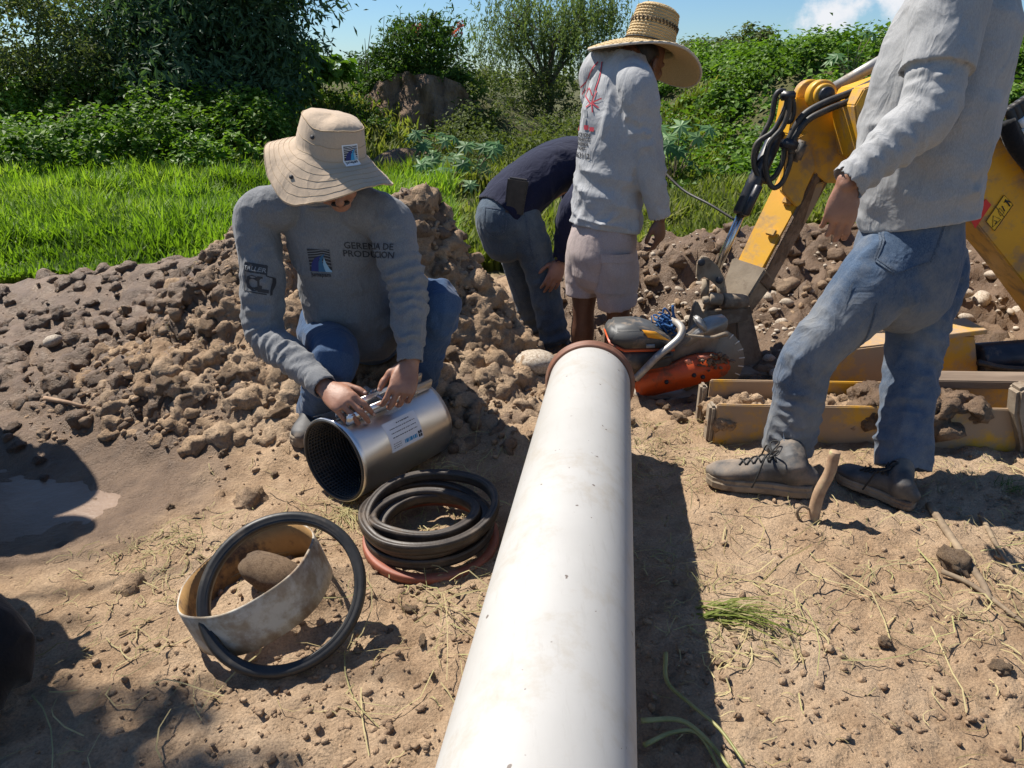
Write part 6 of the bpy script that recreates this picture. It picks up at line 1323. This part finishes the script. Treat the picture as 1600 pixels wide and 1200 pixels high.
# ------------------------------------------------------------ clods, stones, straw, twigs
def ico(sub):
    bm = bmesh.new(); bmesh.ops.create_icosphere(bm, subdivisions=sub, radius=1); return from_bm(bm)
I1, I2, I3 = ico(1), ico(2), ico(3)
def lump(base, seed, rough=.35, flat=.75, sc=1.6, ang=0.):
    V = base[0].copy(); V = V * (1 + (fbm(V * sc + seed * 3.1, 4, seed) - .5)[:, None] * 2 * rough) * np.array([1 + .25 * math.sin(seed * 1.7), 1 + .25 * math.cos(seed * 2.3), 1.])
    if ang: f1 = vnoise(V * 2.6 + seed, seed + 3); V = V * (1 + ang * (np.round(f1 * 4) / 4 - .5))[:, None]
    V[:, 2] *= flat; return V
def scatter(name, base, P, S, m, rough=.6, nvar=14, flat=.75, sink=.42, ang=.5, **tags):
    n = len(P); var = [lump(base, k + 1, rough, flat, 1.7, ang) for k in range(nvar)]; F0 = np.array(base[1]); nv = len(base[0]); Vs = np.empty((n, nv, 3)); pick = rng.integers(0, nvar, n)
    a = rng.uniform(0, 6.28, n); c, s = np.cos(a), np.sin(a); ar = rng.uniform(.75, 1.3, (n, 3))
    VV = np.array(var)[pick] * ar[:, None] * S[:, None, None]
    Vs[..., 0] = VV[..., 0] * c[:, None] - VV[..., 1] * s[:, None] + P[:, None, 0]; Vs[..., 1] = VV[..., 0] * s[:, None] + VV[..., 1] * c[:, None] + P[:, None, 1]; Vs[..., 2] = VV[..., 2] + P[:, None, 2] + (S * (.5 - sink))[:, None]
    F = (F0[None] + (np.arange(n) * nv)[:, None, None]).reshape(-1, F0.shape[1])
    return link(name, mesh_np(name, Vs.reshape(-1, 3), F), m, None, **tags)
def pts_in(n, regs):
    """regs: (x, y, sx, sy, weight)"""
    w = np.array([r[4] for r in regs], float); k = rng.choice(len(regs), n, p=w / w.sum()); r = np.array(regs)[k]
    X = r[:, 0] + rng.normal(0, 1, n) * r[:, 2]; Y = r[:, 1] + rng.normal(0, 1, n) * r[:, 3]; ok = (Y > .6) & (Y < 6.2); ok &= ~((((X + 1.75) / .62) ** 2 + ((Y - 2.15) / .42) ** 2) < 1); X, Y = X[ok], Y[ok]; return np.stack([X, Y, ground_h(X, Y)], 1)
def keepout(P):
    ax = .01427 + (P[:, 1] - .6) * .14891; k = (np.abs(P[:, 0] - ax) > .03) | (P[:, 1] > 2.6)
    return P[k]
HEAP = [(-.95, 3.2, .45, .25, 3), (-.45, 3.2, .3, .2, 3), (-.1, 2.95, .25, .25, 2.5), (-1.35, 2.95, .35, .3, 2.5), (-1.2, 2.7, .4, .2, .5)]
def fused(name, regs, n, s0, s1, e, vox, wetv, flat=.8, seed=3, emb=.15):
    """clods grown together: many lumps united into one crumbly skin"""
    P = pts_in(n, regs) if len(regs[0]) == 5 else np.array(regs); var = [lump(I2, seed + k, .55, flat, 1.9, .35) for k in range(14)]; sh = []
    S = s0 + s1 * rng.random(len(P)) ** e
    for p, s in zip(P, S):
        a = rng.uniform(0, 6.28); c, q = math.cos(a), math.sin(a); v = var[int(rng.integers(0, 14))] * s * rng.uniform(.75, 1.3, 3); sh.append((np.stack([v[:, 0] * c - v[:, 1] * q, v[:, 0] * q + v[:, 1] * c, v[:, 2]], 1) + p + [0, 0, s * emb], I2[1]))
    me = remesh(sh, vox, 0, .5, .48); V = mv(me); N = mn(me); d = (np.abs(fbm(V * 30, 3, seed) - .5) * 2) ** .8 * -.035 + .012 + (fbm(V * 14, 2, seed + 1) - .5) * .04; setv(me, V + N * d[:, None])
    for nm, val in (('wet', wetv), ('turf', 0)):
        a_ = me.attributes.new(nm, 'FLOAT', 'POINT'); x = np.full(len(V), float(val)); a_.data.foreach_set('value', (np.clip(x + (fbm(V * 2.2, 3, 8) - .5) * 1.1 if nm == 'wet' else x, 0, 1)).astype(np.float32))
    return link(name, me, MT['soil'], kind='structure')
fused('spoil_heap', HEAP, 3000, .008, .044, 3.5, .0105, .36, .85, 3, -.25)
fused('mud_ridge', [(-2.4, 3.75, .8, .38, 3), (-1.9, 3.05, .45, .3, 1.6), (-2.9, 2.95, .4, .3, 1), (-1.5, 4.1, .5, .25, 1.5)], 900, .010, .06, 4., .0130, .9, .8, 21, -.2)
fused('dug_bank', [(2.2, 4.25, .8, .45, 3), (1.2, 4.5, .5, .3, 1.5), (.55, 3.35, .35, .25, 1), (1.7, 3.6, .6, .35, 1.5), (.0, 3.0, .15, .25, .6)], 1000, .010, .045, 4., .0135, .6, .7, 33, -.15)
P = keepout(pts_in(5000, HEAP)); scatter('heap_clods', I1, P, .004 + .014 * rng.random(len(P)) ** 2.6, MT['clod'], kind='stuff', label='crumbly dry soil lumps covering the excavated heap', category='soil')
P = keepout(pts_in(4200, [(-.05, 1.4, .35, .45, 3), (.45, 1.1, .3, .35, 2.0), (1.35, 1.2, .4, .22, 3), (-.55, 1.15, .35, .25, 2.5), (.6, 2.6, .5, .4, .8), (-1.1, 1.7, .35, .4, 1.2), (1.75, 1.85, .35, .2, 1.8), (-.5, 1.7, .3, .2, 1.2)])); scatter('soil_crumbs', I1, P, .003 + .009 * rng.random(len(P)) ** 3, MT['clod'], kind='stuff', label='small dry soil crumbs scattered over the trodden ground', category='soil')
# clods that can be told apart: own objects on shared meshes
def clod_objects(name, spots, meshes, label, cat, group, m):
    for i, (p, s, q) in enumerate(spots):
        s = s * (.78 if name != 'cobble' else 1); p = p - np.array([0, 0, s * .3])
        o = bpy.data.objects.new(name, meshes[q % len(meshes)]); COL.objects.link(o); o.location = p; o.scale = (s * rng.uniform(.85, 1.25), s * rng.uniform(.8, 1.15), s * rng.uniform(.8, 1.05)); o.rotation_euler = (rng.uniform(-.4, .4), rng.uniform(-.4, .4), rng.uniform(0, 6.28)); o['label'] = label; o['category'] = cat; o['group'] = group
def lump_meshes(nm, n, rough, flat, ang, m, seed0, sc=1.7):
    out = []
    for k in range(n): me = mesh_np(nm, lump(I3, seed0 + k, rough, flat, sc, ang), I3[1]); me.materials.append(m); out.append(me)
    return out
CM = lump_meshes('clod', 9, .75, .85, .4, MT['clod'], 40, 2.3); WM = lump_meshes('mud_clod', 7, .75, .7, .35, MT['wet_clod'], 60, 2.3); SM = lump_meshes('cobble', 8, .26, .68, .06, MT['cobble'], 80, 1.1)
def spots(L, k, dz=.35): return [(on_ground(px, py) + [0, 0, s * dz], s, int(rng.integers(0, k))) for px, py, s in L]
def band_spots(n, x0, x1, y0, y1, s0, s1, e): return [(rng.uniform(x0, x1), rng.uniform(y0, y1), s0 + s1 * rng.random() ** e) for _ in range(n)]
clod_objects('clod', spots([(275, 632, .06), (305, 628, .05), (362, 600, .055), (383, 575, .045), (440, 655, .05), (240, 545, .07), (200, 505, .04), (120, 520, .05), (330, 520, .06), (345, 380, .06), (360, 440, .06)], 9), CM, 'dry brown earth clod on the heap slope left of the squatting man', 'clod', 'clods left of the squatting man', MT['clod'])
clod_objects('clod', spots([(700, 560, .06), (745, 600, .05), (720, 620, .045), (770, 575, .04), (690, 510, .06), (690, 610, .04), (740, 555, .05), (765, 620, .045), (715, 480, .05), (650, 330, .07), (655, 390, .07), (690, 440, .06)], 9), CM, 'dry brown earth clod on the heap between the squatting man and the bent man', 'clod', 'clods right of the squatting man', MT['clod'])
clod_objects('clod', spots([(268, 800, .022), (350, 715, .025), (430, 745, .016), (400, 690, .02), (320, 690, .018)], 9), CM, 'small dry clod on the bare soil between puddle and steel clamp', 'clod', 'small clods by the puddle', MT['clod'])
clod_objects('clod', spots([(640, 955, .02), (610, 990, .015), (660, 1010, .014)], 9), CM, 'small angular clod between the black ring and the pipe', 'clod', 'small clods by the pipe', MT['clod'])
clod_objects('clod', spots([(1490, 890, .05), (1380, 1010, .022), (1560, 1050, .025), (1320, 900, .012)], 9), CM, 'dry clod on the sunny trodden soil below the tall man', 'clod', 'clods below the tall man', MT['clod'])
clod_objects('clod', spots([(425, 905, .10)], 3, .35), lump_meshes('clod', 3, .3, .75, .0, MT['clod'], 140, 1.5), 'large rounded earth clod lying inside the beige pipe slice', 'clod', 'clod in the pipe slice', MT['clod'])
clod_objects('clod', spots([(1062, 660, .038), (1040, 652, .02)], 9), CM, 'brown clod lying between the saw and the steel channel', 'clod', 'clods by the saw', MT['clod'])
clod_objects('mud_clod', spots(band_spots(50, 0, 330, 430, 640, .02, .045, 2), 7, .1), WM, 'dark wet mud clod in the churned ground left of the heap', 'clod', 'wet mud clods', MT['wet_clod'])
clod_objects('mud_clod', spots([(30, 700, .05), (62, 722, .04), (70, 750, .03), (20, 670, .05)], 7, .15), WM, 'dark mud clod sticking out of the puddle', 'clod', 'clods in the puddle', MT['wet_clod'])
clod_objects('cobble', spots(band_spots(130, 995, 1240, 445, 525, .008, .036, 3.0), 8, .22), SM, 'rounded pale river stone in the gravel bank behind saw and bucket', 'stone', 'river stones behind the saw', MT['cobble'])
clod_objects('cobble', spots(band_spots(24, 1000, 1240, 520, 600, .012, .028, 2.2), 8), SM, 'small river stone on the ground between the saw and the bucket', 'stone', 'river stones by the bucket', MT['cobble'])
clod_objects('cobble', spots(band_spots(40, 1470, 1640, 385, 520, .008, .020, 2.5), 8), SM, 'small pale stone in the dug earth under the digger boom', 'stone', 'small stones under the boom', MT['cobble'])
for L, lab in (([(1530, 485, .062)], 'large smooth oval river stone in the earth under the boom'), ([(1495, 485, .05), (1508, 505, .05)], 'muddy fist sized stone beside the large oval stone'), ([(1560, 425, .045), (1548, 437, .045)], 'one of two touching stones in the earth near the boom edge'), ([(1590, 490, .05)], 'pale stone right of the large oval stone'), ([(1532, 400, .05)], 'pale stone at the top of the dug earth behind the tall man'), ([(838, 588, .085)], 'brown boulder beside the collared end of the white pipe'), ([(1215, 590, .04), (1200, 575, .04)], 'pale stone between the bucket and the tall man'), ([(85, 545, .055)], 'lone smooth stone bedded in the wet mud')):
    clod_objects('cobble', spots(L, 8, .4), SM, lab, 'stone', lab if len(L) > 1 else 'single stones', MT['cobble'])
# soil in the channel, mud on the saw, clod in the band
def in_channel(a, b, n, h): t = rng.uniform(a, b, n); w = rng.uniform(-.085, .085, n); return [Mc[:3, 3] + cd * t_ + cnm * w_ + np.array([0, 0, h * rng.uniform(.4, 1.)]) for t_, w_ in zip(t, w)]
o = fused('channel_soil', [tuple(p) for p in in_channel(-L_ / 2 + .02, -.2, 170, .10)], 0, .016, .035, 2, .008, .25, .8, 5, -.1); o['kind'] = 'stuff'; o['label'] = 'crumbly soil heaped in the open end of the steel channel'; o['category'] = 'soil'
o = fused('channel_mud', [tuple(p - cnm * .035) for p in in_channel(-.25, .18, 130, .17)], 0, .016, .035, 2, .008, .8, .9, 7, -.1); o['kind'] = 'stuff'; o['label'] = 'wet mud slumped over the middle of the steel channel'; o['category'] = 'mud'
PG = np.concatenate([pts_in(500, [(1.05, 4.35, .42, .28, 2), (1.0, 3.75, .3, .25, 1), (2.4, 4.3, .6, .35, 1)])]); scatter('gravel', I1, PG, .005 + .014 * rng.random(len(PG)) ** 2, MT['cobble'], .3, 10, .75, .35, .1, kind='stuff', label='fine pale gravel mixed into the dug bank', category='gravel')
PP = np.array([sp2(1100 + rng.normal(0, 60), 0, SY) for _ in range(60)]); PP = np.array([sp2(x, 395 - (x - 1090) * .16 + rng.normal(0, 22), SY - .012) for x in rng.normal(1160, 45, 55)])
scatter('saw_mud', I2, PP, rng.uniform(.004, .011, len(PP)), MT['wet_clod'], .4, kind='stuff', label='dark mud caked on the orange saw arm', category='mud')
# dry grass litter
def litter(name, label, regs, n, ln, m, w=.0016, lift=.02, polar=None, green=None):
    P = pts_in(n, regs); n = len(P); L = ln * rng.uniform(.4, 1.3, n); a = rng.uniform(0, 6.28, n); k = 5; bend = rng.normal(0, 1.0, n); up = rng.uniform(0, lift, n); V = []; W = w * rng.uniform(.6, 1.5, n)
    pts = []; x, y, ang = P[:, 0].copy(), P[:, 1].copy(), a.copy()
    for i in range(k): pts.append((x.copy(), y.copy(), ang.copy())); x = x + np.cos(ang) * L / k; y = y + np.sin(ang) * L / k; ang = ang + bend * .35
    rows = []
    for i, (x, y, g) in enumerate(pts):
        z = ground_h(x, y) + .006 + up * math.sin(math.pi * (i + .3) / k); nx, ny = -np.sin(g) * W, np.cos(g) * W; rows.append(np.stack([x - nx, y - ny, z], 1)); rows.append(np.stack([x + nx, y + ny, z + W * .8], 1))
    V = np.stack(rows, 1).reshape(-1, 3); b = np.arange(n)[:, None] * (2 * k); F = np.concatenate([b + [2 * i, 2 * i + 1, 2 * i + 3, 2 * i + 2] for i in range(k - 1)], 1).reshape(-1, 4)
    me = mesh_np(name, V, F, False); t = me.attributes.new('tint', 'FLOAT', 'POINT'); t.data.foreach_set('value', np.repeat(np.clip(rng.normal(.45, .28, n), 0, 1), 2 * k).astype(np.float32)); return link(name, me, m, None, kind='stuff', label=label, category='dry grass')
def rg(px, py, sx, sy, w): p = on_ground(px, py); return (p[0], p[1], sx, sy, w)
litter('dry_grass', 'short bits of dry grass strewn over the soil', [rg(545, 800, .08, .08, 3), rg(700, 745, .14, .07, 3), rg(270, 860, .14, .10, 4), rg(180, 960, .15, .12, 1.4), rg(1030, 690, .18, .10, 3), rg(1040, 740, .2, .1, 2), rg(1180, 640, .15, .06, 2), rg(1500, 950, .3, .16, 4), rg(1160, 1000, .08, .06, 1.2), rg(1060, 900, .10, .25, 2), rg(1330, 800, .3, .12, 2), rg(690, 830, .08, .06, 1), rg(700, 930, .12, .15, 1.2), rg(1530, 740, .3, .08, 3), (0.6, 1.5, .8, .6, 2), (-.8, 1.5, .5, .5, 1.2), (-1.6, 2.9, .7, .4, .8), (1.0, 1.2, .6, .4, 1.2)], 1900, .085, MT['straw_litter'], .0011, .006)
litter('straw_stems', 'long thin dry stems lying across the ground', [rg(680, 1000, .15, .15, 2), rg(1130, 950, .15, .2, 2), rg(1300, 900, .3, .2, 2), rg(700, 730, .12, .06, 2), rg(220, 1080, .12, .1, 2), rg(1520, 900, .2, .15, 2), rg(600, 880, .3, .2, 1)], 130, .34, MT['straw_litter'], .0013, .05)
# upright cut stump, twigs, stems
p0 = on_ground(1270, 812); st = empty('stake', p0, label='short upright stripped branch stuck in the soil between the boots', category='branch')
tp = at(1305, 706, p0[1] + .01)
put('shaft', tube([p0 - [0, 0, .06], mid(p0, tp, .35) + [-.008, 0, 0], mid(p0, tp, .7) + [.004, 0, 0], tp], .0195, 12, 5, .0165), MT['stick'], st)
put('side_shoot', wire(catmull([p0 + [-.005, 0, .03], p0 + [-.04, 0, .05], p0 + [-.055, .0, .03], p0 + [-.045, 0, .0]], 5), .005, 6), MT['twig'], st)
def twig(pxs, r0, r1, m, label, lift=.012, nm='twig', cat='twig', group=None):
    P = [on_ground(a, b) + [0, 0, lift + (c[0] if (c := q[2:]) else 0)] for q in pxs for a, b in [q[:2]]]
    o = put(nm, wire(catmull(P, 6), r0, 7, r2=r1), m, None, label=label, category=cat)
    if group: o['group'] = group
twig([(1450, 795), (1490, 860), (1530, 915), (1545, 945)], .013, .009, MT['twig'], 'thick dead twig lying in the shade behind the rear boot')
twig([(1530, 810), (1555, 860), (1580, 900)], .009, .005, MT['twig'], 'thin dead twig beside the thick one in the shade')
twig([(1470, 900), (1520, 925), (1600, 985)], .008, .006, MT['twig'], 'crooked dry twig at the edge of the straw pile')
twig([(75, 640), (110, 645), (135, 640), (150, 625)], .011, .004, MT['stick'], 'pale bent root lying on the wet mud')
twig([(1000, 1145), (1060, 1140), (1100, 1170), (1140, 1220)], .006, .004, MT['stem'], 'green plant stem bending along the ground beside the pipe', .03, 'plant_stem', 'stem')
twig([(1037, 1050), (1040, 1085), (1075, 1120), (1120, 1165), (1160, 1220)], .0055, .003, MT['stem'], 'long curved green stem crossing the pipe shadow', .04, 'plant_stem', 'stem')
twig([(1005, 1180), (1050, 1155), (1090, 1160), (1130, 1230)], .0055, .003, MT['stem'], 'short green stem lying under the other two', .02, 'plant_stem', 'stem')
# weed tuft
def tuft(px, py, n, h, m, label, lean=(1., -.3), nm='weed'):
    b = on_ground(px, py); a = rng.uniform(0, 6.28, n); d = np.stack([np.cos(a), np.sin(a)], 1) * .4 + np.array(lean); rows = []
    P = b + np.concatenate([rng.normal(0, .02, (n, 2)), np.zeros((n, 1))], 1); L = h * rng.uniform(.5, 1.2, n)[:, None]; W = .0022
    for i, t in enumerate((0, .4, .8, 1.)):
        q = P + np.concatenate([d * L * t * .8, L * (.45 * t - .35 * t * t) + .004], 1); s = np.stack([-d[:, 1], d[:, 0], 0 * d[:, 0]], 1) * W * (1 - .7 * t); rows += [q - s, q + s]
    V = np.stack(rows, 1).reshape(-1, 3); k = np.arange(n)[:, None] * 8; F = np.concatenate([k + [2 * i, 2 * i + 1, 2 * i + 3, 2 * i + 2] for i in range(3)], 1).reshape(-1, 4)
    me = mesh_np(nm, V, F, False); t = me.attributes.new('tint', 'FLOAT', 'POINT'); t.data.foreach_set('value', np.repeat(rng.random(n), 8).astype(np.float32)); return link(nm, me, m, None, label=label, category='weed')
tuft(1110, 962, 50, .20, MT['grass_mixed'], 'wilted green weed lying on the sunny soil right of the pipe')
tuft(1570, 765, 60, .16, MT['leaf_bush'], 'small dark green weed beside the steel channel', (.2, -.1))
tuft(545, 800, 40, .14, MT['straw_litter'], 'dry grass tuft between the rubber ring and the steel clamp', (.2, -.6))
# thin cable running down through the grass
put('cable', wire(catmull([at(1020, 250, 6.6), at(1065, 295, 6.3), at(1110, 320, 6.0), at(1150, 345, 5.8)], 6), .012, 6), MT['blackhose'], None, label='dark cable sloping through the grass behind the straw hat man', category='cable')
